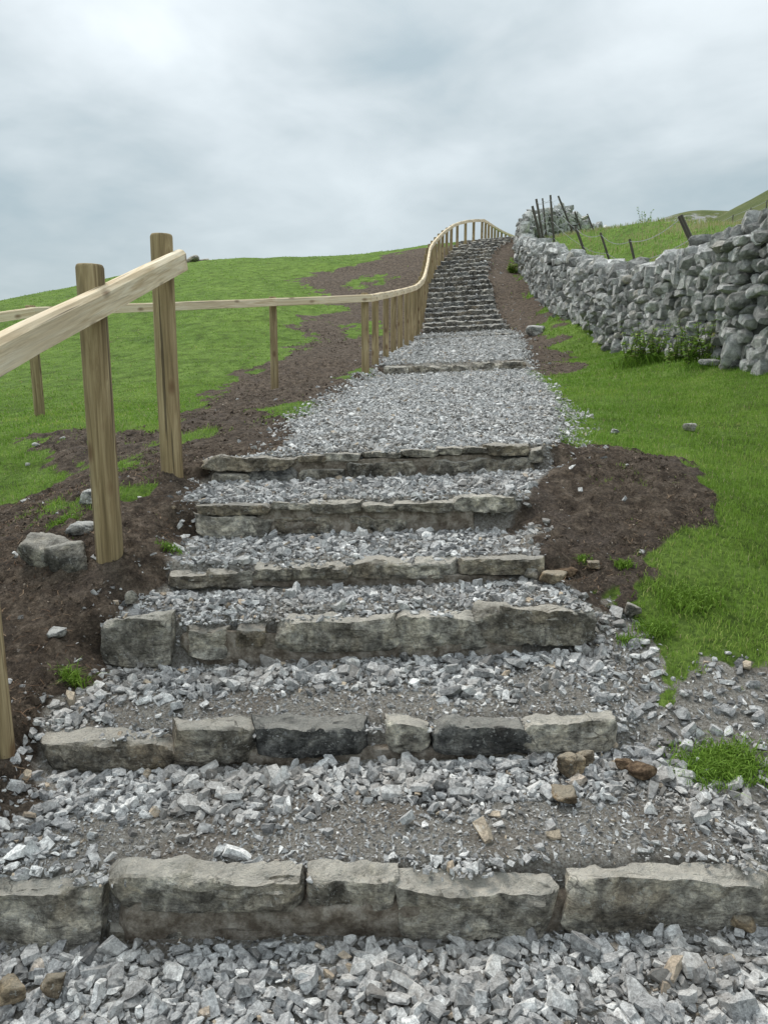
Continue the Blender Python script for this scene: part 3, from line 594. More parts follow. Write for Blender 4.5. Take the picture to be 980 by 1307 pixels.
# ------------------------------------------------------------------ grass
def blades(x, y, z, h, w, r, lean=.5):
    n = len(x); a = r.uniform(0, 2 * math.pi, n); f = r.uniform(0, 2 * math.pi, n)
    e = np.stack([np.cos(a), np.sin(a), np.zeros(n)], -1) * w[:, None]; l = np.stack([np.cos(f), np.sin(f), np.zeros(n)], -1) * (h * r.uniform(.1, 1, n) * lean)[:, None]
    p = np.stack([x, y, z - .004], -1); up = np.zeros((n, 3)); up[:, 2] = h
    m = p + up * .6 + l * .35; t = p + up + l
    t[:, 2] -= .35 * np.linalg.norm(l, axis=1)
    VV = np.stack([p - e, p + e, m + e * .7, m - e * .7, t], 1).reshape(-1, 3)
    b = np.arange(n)[:, None] * 5; TT = np.concatenate([b + [0, 1, 2], b + [0, 2, 3], b + [3, 2, 4]]); return VV, TT
def build_grass():
    r = np.random.default_rng(21); Vs = []; Ts = []; As = []; off = 0
    # (x0,x1,y0,y1,density,height,width)
    zones = [(.9, 4.2, 1.8, 4.6, 12500, .034, .0016), (1.0, 4.1, 4.6, 8.2, 5200, .036, .0024), (1.4, 4.4, 8.2, 13, 1900, .042, .004), (2.0, 4.8, 13, 25, 420, .055, .009),
             (-4.5, -.8, 3.0, 6.0, 4600, .032, .0021), (-7, -.6, 6.0, 11, 1300, .030, .0040), (-13, 1.5, 11, 20, 170, .028, .008), (-19, 3, 20, 33, 45, .032, .014)]
    for (x0, x1, y0, y1, dn, h, w) in zones:
        n = int((x1 - x0) * (y1 - y0) * dn); x = r.uniform(x0, x1, n); y = r.uniform(y0, y1, n)
        inview = np.abs(x) < .56 * y + .7 ; x, y = x[inview], y[inview]
        g = soilmask(x, y) + .7 * n2(x, y, 7, 51.0, 3, .7); d = dirtmask(x, y) + .8 * n2(x, y, 7, 71.0, 3, .7)
        k = (g < .62) & (d < .55) & (gravelmask(x, y) < .3); 
        k |= (soilmask(x, y) > .4) & (g < 1.0) & (gravelmask(x, y) < .2) & (r.random(len(x)) < .05) & (y < 9)
        k &= r.random(len(x)) < np.clip(.8 + 1.0 * n2(x, y, 3.3, 61.0), .5, 1)
        x, y = x[k], y[k]; n = len(x); hh = h * r.uniform(.45, 1.25, n) * (1 + .5 * n2(x, y, 1.3, 81.0)); 
        v, t = blades(x, y, gzv(x, y), hh, np.full(n, w) * r.uniform(.6, 1.3, n), r, .9)
        Vs.append(v); Ts.append(t + off); off += len(v)
        tt = np.clip(r.normal(.5, .2, n) + .5 * n2(x, y, 1.8, 91.0), 0, .94); tt = np.where(r.random(n) < .035, r.uniform(.95, 1, n), tt); As.append(np.repeat(tt, 5))
    T = np.concatenate(Ts); print('grass tris', len(T))
    tag(put('pasture_grass', mesh_np('pasture_grass', np.concatenate(Vs), T, GRASS, False, dict(tint=np.concatenate(As)))), 'short bright green grass growing over the slopes', 'grass', kind='stuff')
    # long rough grass of the field behind the wall
    n = 24000; x = r.uniform(4.6, 16, n); y = r.uniform(7, 32, n); k = (x > np.interp(y, WLY, WLX) + .45); x, y = x[k], y[k]; n = len(x)
    hh = r.uniform(.05, .17, n) * (1 + .8 * n2(x, y, .8, 3.0)); v, t = blades(x, y, gzv(x, y), hh, r.uniform(.005, .012, n), r, .5)
    tt = np.clip(r.normal(.42, .2, n), 0, .94); tt = np.where(r.random(n) < .5 + .9 * n2(x, y, .5, 5.0), r.uniform(.95, 1, n), tt)
    tag(put('rough_grass', mesh_np('rough_grass', v, t, GRASS, False, dict(tint=np.repeat(tt, 5)))), 'long rough seeding grass on the field behind the drystone wall', 'grass', kind='stuff')

# ------------------------------------------------------------------ stone steps
def block_mesh(name, sx, sy, sz, seed, mat, rough=.10, nseg=None, roundness=.22, taper=0.0):
    """a hewn stone: a box with worn edges, chipped faces and layered relief, base at z=-sz/2"""
    r = np.random.default_rng(seed)
    fine_ = nseg is None; nx_, ny_, nz_ = nseg or (max(6, min(34, int(sx / .013))), 7, max(5, min(13, int(sz / .010))))
    bm = bmesh.new(); idx = {}
    def vid(i, j, k):
        if (i, j, k) not in idx: idx[(i, j, k)] = bm.verts.new((i / nx_ * 2 - 1, j / ny_ * 2 - 1, k / nz_ * 2 - 1))
        return idx[(i, j, k)]
    for i in range(nx_):
        for j in range(ny_):
            bm.faces.new([vid(i, j, nz_), vid(i + 1, j, nz_), vid(i + 1, j + 1, nz_), vid(i, j + 1, nz_)]); bm.faces.new([vid(i, j, 0), vid(i, j + 1, 0), vid(i + 1, j + 1, 0), vid(i + 1, j, 0)])
    for i in range(nx_):
        for k in range(nz_):
            bm.faces.new([vid(i, 0, k), vid(i + 1, 0, k), vid(i + 1, 0, k + 1), vid(i, 0, k + 1)]); bm.faces.new([vid(i, ny_, k), vid(i, ny_, k + 1), vid(i + 1, ny_, k + 1), vid(i + 1, ny_, k)])
    for j in range(ny_):
        for k in range(nz_):
            bm.faces.new([vid(0, j, k), vid(0, j, k + 1), vid(0, j + 1, k + 1), vid(0, j + 1, k)]); bm.faces.new([vid(nx_, j, k), vid(nx_, j + 1, k), vid(nx_, j + 1, k + 1), vid(nx_, j, k + 1)])
    P = np.array([v.co[:] for v in bm.verts]); H = np.array([sx, sy, sz]) / 2
    Q0 = P * H; m = min(H[1], H[2]) * roundness * 2.2
    # round the edges by distance (superellipsoid shell in the margin)
    if nseg is None:      # no two corners alike
        cw = r.uniform(-1, 1, (2, 2, 2, 3)) * np.array([min(.05, sx * .08), sy * .16, sz * .15]); w_ = (P + 1) / 2
        for a_ in (0, 1):
            for b_ in (0, 1):
                for c_ in (0, 1): Q0 = Q0 + cw[a_, b_, c_] * ((w_[:, :1] if a_ else 1 - w_[:, :1]) * (w_[:, 1:2] if b_ else 1 - w_[:, 1:2]) * (w_[:, 2:] if c_ else 1 - w_[:, 2:]))
    inner = np.clip(Q0, -(H - m), H - m); d = Q0 - inner; ln = np.linalg.norm(d, axis=1); mxd = np.abs(d).max(1)
    Q1 = inner + d * np.where(ln > 1e-9, (mxd / np.maximum(ln, 1e-9)) ** .75, 1)[:, None]
    s = seed * 1.37; nrm = P / np.linalg.norm(P, axis=1)[:, None]; a = min(sy, sz) * rough
    big = fbm(Q0 * (1.6 / max(sz, .05)) + s, 3, .55); fine = fbm(Q0 * (5.5 / max(sz, .05)) + s + 9, 3, .6)
    if nseg is None:      # the face breaks away in plates
        pl = np.floor(fbm(Q0 * np.array([1.0, 1.0, 1.6]) * (.9 / max(sz, .05)) + s * 2, 3, .55) * 7) / 7; Q1[:, 1] += pl * .030 * (P[:, 1] < -.2) * min(1, sz / .12)
        p2 = np.floor(fbm(np.c_[Q0[:, 0] * 11 + s, Q0[:, 1] * 16, Q0[:, 2] * 0], 3, .6) * 5) / 5; Q1[:, 2] += p2 * .016 * (P[:, 2] > .5) * min(1, sz / .10)
    # broken outline: ends and top wander
    lay = fbm(np.c_[Q0[:, 0] * 3 + s, Q0[:, 1] * 3, Q0[:, 2] * 38], 2, .5)
    Q1 = Q1 + nrm * (big * a * 2.4 + fine * a * 2.2 + (lay * a * .8 if nseg is None else 0))[:, None]
    Q1[:, 2] += (P[:, 2] > .2) * a * 1.2 * fbm(np.c_[Q0[:, 0] * 9 + s, np.zeros(len(P)), np.zeros(len(P))], 2)
    if nseg is None:      # chips struck off the arrises
        for q_ in range(16):
            n_ = r.normal(size=3) * np.array([.7, 1.0, 1.0]); n_[1] = -abs(n_[1]) ; n_ /= np.linalg.norm(n_); lim = (np.abs(n_) * H).sum(); d_ = Q1 @ n_ - lim * r.uniform(.76, .93); Q1 = Q1 - n_[None] * np.maximum(d_, 0)[:, None] * .85
    Q1[:, 0] *= 1 + taper * P[:, 2]
    for v, c in zip(bm.verts, Q1): v.co = c
    bmesh.ops.recalc_face_normals(bm, faces=bm.faces[:])
    me = bpy.data.meshes.new(name); bm.to_mesh(me); bm.free(); me.materials.append(mat)
    if fine_: me.polygons.foreach_set('use_smooth', np.ones(len(me.polygons), bool)); me.set_sharp_from_angle(angle=math.radians(24))
    return me
def kerb(step, Y, stones, mats='k', depth=.12, tilt=0):
    """stones: (left px, right px, top px, bottom px, material letter, proud)"""
    kinds = dict(k=KERB, d=KERBDARK, t=KERBTAN, m=MORTAR)
    for q, (ul, ur, vt, vb, mk, proud) in enumerate(stones):
        a = W(ul, vt, Y - proud); b = W(ur, vb, Y - proud); a[2] -= (.032 if Y < 1.7 else .014) if mk != 'm' else .016; sx = b[0] - a[0]; sz = a[2] - b[2]
        dp = depth * (1.0 if mk != 'm' else .8)
        me = block_mesh('kerb_stone' if mk != 'm' else 'mortar', sx * (1.045 if mk != 'm' else 1.0), dp, sz, int(Y * 100) + q * 7, kinds[mk],
                        .085 if mk != 'm' else .05, roundness=.15 if mk != 'm' else .08)
        o = put('kerb_stone' if mk != 'm' else 'mortar', me, step)
        o.location = Vector(((a[0] + b[0]) / 2, Y - proud + dp / 2, (a[2] + b[2]) / 2)) - step.location
        o.rotation_euler = (rng.uniform(-.03, .03), 0, rng.uniform(-.03, .03)) if mk != 'm' else (0, 0, 0)
        if mk == 'd': o['label'] = 'very dark smooth stone'
        if mk == 't': o['label'] = 'flat tan slab'
LOWSTONES = [
    [(-60, 136, 1126, 1225, 'k', .0), (137, 386, 1104, 1170, 'k', .012), (391, 504, 1108, 1168, 'k', .008), (507, 706, 1122, 1203, 'k', .022), (733, 985, 1104, 1204, 'k', .016),
     (126, 262, 1172, 1215, 'k', .0), (100, 760, 1140, 1222, 'm', -.006)],
    [(50, 216, 941, 984, 'k', .0), (216, 322, 922, 978, 'k', .012), (316, 467, 921, 966, 'd', .006), (494, 549, 923, 962, 'k', .01), (561, 672, 921, 968, 'd', .012), (667, 787, 916, 964, 'k', .006),
     (90, 740, 950, 978, 'm', -.006)],
    [(128, 216, 789, 856, 'k', .02), (238, 291, 797, 844, 'k', .004), (300, 336, 797, 828, 't', .006), (364, 508, 784, 836, 'k', .006), (503, 616, 781, 834, 'k', .008), (612, 757, 773, 824, 'k', .01),
     (200, 700, 803, 850, 'm', -.004)],
    [(213, 268, 727, 752, 'k', .006), (262, 324, 724, 752, 'k', 0), (322, 373, 722, 744, 'k', 0), (369, 448, 718, 742, 'k', .004), (444, 584, 713, 740, 'k', .0), (586, 698, 708, 736, 't', .01), (240, 680, 727, 750, 'm', -.01)],
    [(248, 344, 640, 659, 't', .012), (250, 346, 656, 688, 'k', .02), (342, 396, 638, 652, 'k', .008), (392, 462, 637, 655, 'k', .004), (460, 508, 640, 655, 'k', .0), (505, 582, 637, 654, 'k', .012), (580, 660, 629, 652, 'k', .0),
     (345, 425, 654, 682, 'k', -.004), (440, 520, 656, 682, 'k', -.006), (300, 640, 643, 684, 'm', -.012)],
    [(258, 378, 581, 600, 't', .02), (380, 416, 577, 591, 't', .006), (414, 462, 576, 588, 'k', .008), (462, 516, 574, 585, 'k', 0), (515, 561, 571, 583, 'k', .008), (560, 590, 568, 581, 'k', .006), (590, 623, 567, 580, 'k', .0),
     (622, 678, 564, 580, 't', .01), (676, 693, 571, 592, 'k', .012), (270, 318, 600, 620, 'k', .01), (314, 378, 596, 618, 'd', .01), (378, 446, 596, 614, 'k', .0), (442, 532, 587, 613, 'k', .014), (550, 682, 583, 611, 'k', .012),
     (290, 670, 580, 614, 'm', -.01)],
    [(488, 522, 465, 480, 'k', .0), (520, 565, 466, 478, 'k', .0), (563, 602, 465, 477, 'k', .0), (600, 640, 462, 476, 'k', .0), (638, 672, 459, 473, 'k', 0), (655, 676, 466, 476, 'k', .04)],
]
LOWLABEL = ['nearest and broadest step, big rough blocks and brown mortar along the photo bottom',
            'second step up from the bottom, with two very dark stones in its face',
            'third step up, long riser whose rounded left end stone juts into the soil',
            'fourth step up, thin low riser half buried in coarse gravel',
            'fifth step up, tan slab over a boulder at its left end beside the soil bank',
            'sixth step up, row of thin flat cap slabs at the foot of the gravel landing',
            'lone low grey kerb across the path at the far end of the gravel landing']
for k, (st, sts) in enumerate(zip(STEPS[:7], LOWSTONES)):
    e = empty('stone_step', ((st['xl'] + st['xr']) / 2, st['Y'], (st['zl'] + st['zr']) / 2 - st['base']), LOWLABEL[k], 'stone step', 'steps of the lower flight' if k < 6 else None)
    kerb(e, st['Y'], sts, depth=(.066 if k < 6 else .3))
ORD = ['lowest', 'second', 'third', 'fourth', 'fifth', 'sixth', 'seventh', 'eighth', 'ninth', 'tenth', 'eleventh', 'twelfth', 'thirteenth', 'fourteenth', 'fifteenth', 'sixteenth',
       'seventeenth', 'eighteenth', 'nineteenth', 'twentieth', 'twenty-first', 'twenty-second', 'topmost']
protos = [block_mesh('kerb_stone', .5, .3, .17, 900 + k, KERBFAR, .10, (7, 3, 3), .3) for k in range(7)] + [block_mesh('kerb_stone', .5, .3, .17, 950 + k, KERBDARK, .16, (7, 3, 3), .3) for k in range(1)]
r8 = np.random.default_rng(77)
for k, st in enumerate(STEPS[7:]):
    lab = ('thin buried kerb just below the upper flight of steps' if k == 0 else
           ORD[k - 1] + ' step of the long distant upper flight, counted from its foot' if k < 22 else 'topmost step of the long distant upper flight, at the skyline')
    e = empty('stone_step', ((st['xl'] + st['xr']) / 2, st['Y'], (st['zl'] + st['zr']) / 2 - st['base']), lab, 'stone step', 'steps of the upper flight')
    x = st['xl']; h = max(st['base'] * 1.0, .10)
    while x < st['xr'] - .05:
        w = min(r8.uniform(.26, .62), st['xr'] - x); w = st['xr'] - x if st['xr'] - x - w < .2 else w
        f = (x + w / 2 - st['xl']) / (st['xr'] - st['xl']); zt = st['zl'] + (st['zr'] - st['zl']) * f + r8.normal(0, .005)
        o = put('kerb_stone', protos[r8.integers(0, len(protos))], e); hh = h * r8.uniform(.85, 1.15)
        o.scale = (w / .5 * 1.03, r8.uniform(.8, 1.1), (hh + .06) / .17)
        o.location = Vector((x + w / 2, st['Y'] + .12 + r8.normal(0, .008), zt - (hh + .06) / 2 + .01)) - e.location; o.rotation_euler = (0, 0, r8.normal(0, .02)); x += w

# ------------------------------------------------------------------ timber handrails
def post_mesh(R, H, seed, mat, segs=20, name='post'):
    """turned round post, slightly tapering, bevelled weathered top, sunk foot at z=0"""
    r = np.random.default_rng(seed); zs = [-.12, 0, .25 * H, .5 * H, .75 * H, H - .012, H - .003, H]; rs = [1.02, 1.02, 1.01, 1.0, .99, .985, .94, .86]
    VV = []; a = np.linspace(0, 2 * math.pi, segs, endpoint=False)
    for z, q in zip(zs, rs):
        rad = R * q * (1 + .03 * np.sin(a * 2 + seed) + .012 * r.normal(size=segs))
        VV += [(rad[i] * math.cos(a[i]) + .004 * math.sin(z * 3 + seed), rad[i] * math.sin(a[i]), z) for i in range(segs)]
    F_ = []
    for k in range(len(zs) - 1):
        for i in range(segs): j = (i + 1) % segs; F_.append((k * segs + i, k * segs + j, (k + 1) * segs + j, (k + 1) * segs + i))
    F_.append(tuple((len(zs) - 1) * segs + i for i in range(segs)))
    me = bpy.data.meshes.new(name); me.from_pydata(VV, [], F_); me.materials.append(mat)
    for p in me.polygons: p.use_smooth = len(p.vertices) == 4
    return me
def rail_piece(parent, a, b, hw, hh, mat, bev=.012, name='rail'):
    """half-round topped rail from a to b; local X along the rail so the grain follows it"""
    a = Vector(a); b = Vector(b); d = b - a; L = d.length; prof = [(-hw, -hh), (hw, -hh), (hw, hh - bev * 1.6), (hw - bev, hh - bev * .3), (hw - bev * 2.2, hh), (-hw + bev * 2.2, hh), (-hw + bev, hh - bev * .3), (-hw, hh - bev * 1.6)]
    n = max(2, int(L / .25)); n = min(n, 14); VV = []; F_ = []
    for k in range(n + 1):
        x = L * k / n; VV += [(x, y + .0015 * math.sin(k * 2.1), z + .0015 * math.cos(k * 1.7)) for y, z in prof]
    m = len(prof)
    for k in range(n):
        for i in range(m): j = (i + 1) % m; F_.append((k * m + i, (k + 1) * m + i, (k + 1) * m + j, k * m + j))
    F_.append(tuple(range(m))); F_.append(tuple(n * m + i for i in reversed(range(m))))
    me = bpy.data.meshes.new(name); me.from_pydata(VV, [], F_); me.materials.append(mat)
    o = put(name, me, parent)
    X = d.normalized(); Yv = Vector((0, 0, 1)).cross(X).normalized(); Z = X.cross(Yv)
    R = Matrix((X, Yv, Z)).transposed().to_4x4(); o.matrix_basis = Matrix.Translation(a - (parent.location if parent else Vector())) @ R
    return o
# near rail, three posts, rising past the left of the steps
PN = [((5, 921), 2.10), ((141, 722), 2.90), ((221, 610), 3.78)]
e = empty('handrail_fence', (-1.04, 2.1, .5), 'nearest timber handrail, thick pale rail nailed to round posts at the left', 'handrail')
feet = [W(-9, 917, 2.10), W(141, 722, 2.90), W(221, 610, 3.78)]; tops = [None, W(117, 338, 2.90), W(207, 299, 3.78)]
R0 = .0505
for k, f in enumerate(feet):
    H = 1.13 if k == 0 else tops[k][2] - f[2]
    o = put('post', post_mesh(R0, H, 3 + k * 5, POSTWOOD, 32), e); o.location = Vector(f) - e.location; o.rotation_euler = (0, 0, k * 1.3)
# the rail lies on the path side of the posts
def on_rail(u, v, off):      # the rail runs along the path side of the posts
    for Y in np.linspace(1.2, 4.5, 400):
        xp = np.interp(Y, [feet[0][1], feet[1][1], feet[2][1]], [feet[0][0], feet[1][0], feet[2][0]]) + off
        if W(u, v, Y)[0] <= xp: return Vector(W(u, v, Y))
ra = on_rail(231, 331, .078); rb = on_rail(40, 429, .078); dirn = (rb - ra).normalized()
rail_piece(e, ra + dirn * 3.4, ra, .030, .047, RAILWOOD)
# second fence: level run over the field, corner, then up beside the path to the crest
e2 = empty('handrail_fence', (-.25, 10.3, 1.4), 'long timber handrail on close round posts, crossing the field then climbing beside the upper flight', 'handrail')
TT_ = np.linspace(11.5, YTOP - .01, 300); tz = np.array([(mid(y) - EYE) / y for y in TT_])
def Yat(v):   # distance at which the path edge is seen at this elevation
    t = W(0, v, 1.0)[2] - EYE; return float(np.interp(t, tz, TT_))
FP = [(-115, 562, 415, 6.9), (51, 531, 390, 8.0), (351, 497, 379, 10.0), (466, 480, 374, 10.3), (479, 467, 371.5, 11.3), (492.7, 458, 369.5, 12.4), (502.5, 451.5, 367.5, 13.2), (510.5, 445.5, 366, 14.0), (518.5, 440.5, 364, 14.7),
      (525, 435, 362, 15.5), (529.5, 430, 359, 16.3)]
for u, vf, vt in ((533.2, 423, 355), (536, 416, 350), (538.2, 408, 344), (540, 399, 337), (541.5, 390, 330), (542.8, 381, 322), (544.5, 372, 314), (547.5, 362, 309), (551, 353, 305), (555, 345, 300.5), (559.7, 337, 296), (564.4, 330, 292),
                  (569.8, 323.5, 288.5), (575.5, 319, 285.5), (583, 315, 282.5)):
    FP.append((u, vf, vt, Yat(vf)))
Yb = FP[-1][3]
for i, (u, vt, vf) in enumerate(((593.5, 280, 311), (604, 279, 309), (614.7, 279, 307), (619, 281.3, 308), (623, 284, 309), (627, 286.7, 310), (631, 289.2, 311), (635, 291.6, 312), (639.5, 294, 313), (644.5, 296.3, 314), (649.5, 298.4, 315), (654, 300.3, 316), (658.5, 302, 317), (663, 304, 318))):
    FP.append((u, vf, vt, Yb + .9 * (i + 1)))
prev = None
small_post = post_mesh(.048, 1.0, 60, POSTWOOD, 14)
for k, (u, vf, vt, Y) in enumerate(FP):
    f = W(u, vf, Y); t = W(u, vt, Y); H = t[2] - f[2]
    if k < 4: me = post_mesh(.05, H, 70 + k, POSTWOOD, 20); sc = 1
    else: me = small_post; sc = H
    o = put('post', me, e2); o.location = Vector(f) - e2.location; o.rotation_euler = (0, 0, k * 1.1)
    if sc != 1: o.scale = (1, 1, sc); o.location.z -= .05
    H_r = .055 + .004 * min(k, 4)
    # point of the rail on the path side of the post, a little below its top
    if k < 3: d = Vector((0.05, -.078, 0))
    elif k == 3: d = Vector((.062, -.062, 0))
    else: d = Vector((.08, -.03, 0)) if k < 24 else Vector((.05, -.06, 0))
    p = Vector((f[0], f[1], t[2] - (.07 if k < 20 else .075))) + d
    if prev is not None:
        dd = (p - prev).normalized() * .012; rail_piece(e2, prev - dd, p + dd, .030, .047, RAILWOOD, .008)
    prev = p

# ------------------------------------------------------------------ drystone wall
# plan and top profile; base follows the ground
WP = [(4.1, -1.5, None, 1.55), (3.98, 3.0, None, 1.6), (3.95, 5.0, None, 1.6), (3.94, 6.6, None, 1.58), None]
def wl(u, v, Y): p = W(u, v, Y); return (p[0], Y, p[2], None)
WLINE = [(4.15, -1.5, 2.0), (4.05, 3.0, 2.72), (3.98, 5.5, 2.95)] + [tuple(W(u, v, Y)) for u, v, Y in
         ((980, 268, 7.8), (938, 290, 8.6), (905, 305, 9.3), (872, 318, 10.1), (835, 334, 11.4), (800, 336, 12.8), (760, 334, 14.8), (733, 322, 16.6), (708, 314, 18.8), (690, 309, 20.8), (675, 304, 23.4), (669, 301, 24.8),
          (670, 287, 26.3), (672, 271, 27.6), (680, 270, 29.2), (692, 270, 31.0), (705, 267, 32.4), (716, 263, 33.6), (726, 266, 34.2), (736, 276, 34.8), (752, 284, 35.6), (775, 289, 36.5))]
WLX = np.array([p[0] for p in WLINE]); WLY = np.array([p[1] for p in WLINE]); WLZ = np.array([p[2] for p in WLINE])
def build_wall():
    r = np.random.default_rng(44)
    seg = np.r_[0, np.cumsum(np.hypot(np.diff(WLX), np.diff(WLY)))]; L = seg[-1]
    def at_s(s): return np.interp(s, seg, WLX), np.interp(s, seg, WLY), np.interp(s, seg, WLZ)
    root = empty('drystone_wall', (3.95, 7.5, gz(3.9, 7.5)), 'long grey drystone wall of rough limestone rising up the right of the path', 'wall')
    ss = np.arange(0, L, .25); x, y, zt = at_s(ss)
    tx = np.gradient(x); ty = np.gradient(y); tl = np.hypot(tx, ty); nx_, ny_ = -ty / tl, tx / tl      # normal towards the path
    zb = gzv(x + nx_ * .3, y + ny_ * .3) - .12
    # core
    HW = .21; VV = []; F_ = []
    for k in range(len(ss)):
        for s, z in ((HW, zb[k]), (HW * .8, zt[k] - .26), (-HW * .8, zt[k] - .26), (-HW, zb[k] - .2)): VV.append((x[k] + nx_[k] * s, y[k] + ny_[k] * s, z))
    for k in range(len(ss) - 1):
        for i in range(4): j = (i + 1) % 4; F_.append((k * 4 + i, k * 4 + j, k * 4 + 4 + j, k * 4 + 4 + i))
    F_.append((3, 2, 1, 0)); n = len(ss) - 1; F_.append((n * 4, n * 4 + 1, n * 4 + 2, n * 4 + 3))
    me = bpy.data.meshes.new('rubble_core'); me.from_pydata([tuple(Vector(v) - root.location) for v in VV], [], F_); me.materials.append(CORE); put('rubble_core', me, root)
    # face stones in uneven courses
    protos = [boulder(200 + k, 3, 18, .03, (1, 1, 1), .6, 60) for k in range(10)] + [chunk(300 + k, 12, (.95, .95, .95), .62, .92) for k in range(8)]; lowp = [boulder(240 + k, 2, 14, .03, (1, 1, 1), .6, 40) for k in range(7)] + [chunk(340 + k, 7, (.95, .95, .95), .6, .92) for k in range(8)]
    P = []; S = []; Rt = []; imp = []
    def add(s, z, side, w, h, d, cope=False):
        px, py, _ = at_s(s); k = min(int(s / .25), len(ss) - 1); nxx, nyy = nx_[k], ny_[k]
        o = side * (HW * (.88 if not cope else 0)) + r.normal(0, .03); pos = (px + nxx * o, py + nyy * o, z)
        ang = math.atan2(ty[k], tx[k]); tilt = r.normal(0, .24) if not cope else r.normal(.5, .45)
        cz, sz_ = math.cos(ang + r.normal(0, .12)), math.sin(ang + r.normal(0, .12)); Rz = np.array([[cz, -sz_, 0], [sz_, cz, 0], [0, 0, 1]])
        ct, st = math.cos(tilt), math.sin(tilt); Ry = np.array([[ct, 0, st], [0, 1, 0], [-st, 0, ct]])
        P.append(pos); S.append((w / 2, d / 2, h / 2)); Rt.append(Rz @ Ry); imp.append(w * h / max(py, 1.0) ** 2 * (1 if side >= 0 or cope else .02) * (1 if py > 6.5 else .001))
    s = 0
    for side in (1, -1):
        z = 0.0; zmax = 2.2
        while z < zmax:
            ch = r.uniform(.10, .17) * (1.25 if z < .35 else 1) * (1.0 if side > 0 else 1.6); s = r.uniform(0, .2)
            while s < L:
                w = r.uniform(.11, .27) * (1.0 if side > 0 else 1.6); px, py, pz = at_s(s); far = 1.0 if py < 22 else 1.15; w *= far
                if r.random() < .07: w *= 1.5
                k = min(int(s / .25), len(ss) - 1); g0 = zb[k] + .06; zz = g0 + z + .05 * n2(np.array([s]), np.array([z]), 1.0, 5.0)[0] * 2
                if zz + ch * .3 < pz - .22 and (side > 0 or r.random() < .95):
                    add(s + w / 2, zz + ch / 2, side, w * 1.14, ch * r.uniform(1.1, 1.5), r.uniform(.2, .32))
                s += w * .93
            z += ch * .90
    s = 0
    while s < L:     # cope stones set leaning on the top
        w = r.uniform(.13, .30); px, py, pz = at_s(s + w / 2); add(s + w / 2, pz - .13 + r.normal(0, .045), 0, w * 1.2, r.uniform(.20, .36), r.uniform(.32, .5), True); s += w * .78
        if r.random() < .5: add(s, pz - .16, r.choice([-1, 1]) * .6, .2, .17, .25, False)
    P = np.array(P); S = np.array(S); Rt = np.array(Rt); imp = np.array(imp); order = np.argsort(-imp); top = order[:298]; rest = order[298:]
    pm = [mesh_np('stone', v, t, WALLSTONE, False, dict(tint=np.full(len(v), .0))) for v, t in protos]
    for i in top:
        o = put('stone', pm[r.integers(0, len(pm))], root)
        M4 = Matrix(Rt[i].tolist()).to_4x4() @ Matrix.Diagonal((*S[i], 1)); o.matrix_basis = Matrix.Translation(Vector(P[i]) - root.location) @ M4
    v, t, a = scatter(lowp, P[rest] - np.array(root.location), S[rest], r, r.random(len(rest)), Rt[rest]); print('wall stones', len(P), 'tris', len(t))
    tag(put('packed_stones', mesh_np('packed_stones', v, t, WALLSTONE, False, dict(tint=a)), root), 'smaller and more distant stones of the wall', kind='stuff')
build_wall()
build_grass()

# ------------------------------------------------------------------ loose rocks
def rock(name, loc, size, seed, mat, label, cat='rock', group=None, rot=None, npts=40, sink=.25):
    r = np.random.default_rng(seed); V, T = boulder(seed, 4, 15, .07) 
    me = bpy.data.meshes.new(name); bm = bmesh.new(); vs = [bm.verts.new(c) for c in V]; [bm.faces.new([vs[i] for i in t]) for t in T]
    for v, c in zip(bm.verts, V): v.co = (c[0] * size[0], c[1] * size[1], c[2] * size[2])
    bm.to_mesh(me); bm.free(); me.materials.append(mat); me.polygons.foreach_set('use_smooth', np.ones(len(me.polygons), bool)); o = put(name, me); o.location = (loc[0], loc[1], loc[2] + size[2] * (1 - 2 * sink))
    o.rotation_euler = rot or (r.normal(0, .15), r.normal(0, .15), r.uniform(0, 6)); tag(o, label, cat, group); return o
def rock_px(u, v, wpx, hpx, seed, mat, label, group=None, depth=.8, name='rock', sink=.2, lift=.015):
    """u, v: foot of the rock; size from its breadth and height at that distance"""
    g = G(u, v); s = math.hypot(g[1], .8 if g[1] < 4 else 0) / F; w = wpx * s / 2 * 1.12; h = hpx * s / 2 * 1.1
    return rock(name, (g[0], g[1] + w * .5, gz(g[0], g[1]) + lift), (w, w * depth, h), seed, mat, label, 'rock', group, rot=(0.05, .05, (seed % 7) * .1 - .3), sink=sink)
rock_px(58, 735, 66, 48, 101, ROCK, 'pale grey boulder half sunk in soil behind the darker rounded one, left of second post')
rock_px(80, 740, 70, 50, 102, KERBFAR, 'darker rounded boulder lying in front of its paler twin on the soil')
rock_px(118, 645, 44, 24, 103, ROCKWHITE, 'white stone behind the second handrail post')
rock_px(103, 690, 38, 18, 104, ROCKWHITE, 'flat pale stone lying on soil left of the second post')
rock_px(165, 778, 17, 24, 105, ROCK, 'small upright grey stone on soil below the second post')
rock_px(72, 822, 26, 14, 106, ROCKWHITE, 'small buff white stone on the soil left of the third step', )
rock_px(217, 665, 22, 9, 107, ROCKTAN, 'small flat tan stone on the soil left of the fifth step')
rock_px(733, 1001, 38, 34, 108, ROCKTAN, 'largest tan stone among grey gravel right of the second step')
rock_px(748, 985, 24, 22, 118, ROCKTAN, 'orange-tan stone leaning behind the largest tan stone')
rock_px(722, 1030, 40, 20, 109, ROCKTAN, 'flat tan stone lying below the largest tan stone')
rock_px(950, 1200, 42, 26, 110, ROCKTAN, 'cream stone at the right end of the nearest step')
rock_px(68, 1282, 36, 30, 111, ROCKTAN, 'brown tan stone in the gravel at the bottom left corner')
rock_px(12, 1296, 40, 34, 112, ROCKTAN, 'rusty tan stone at the extreme bottom left corner')
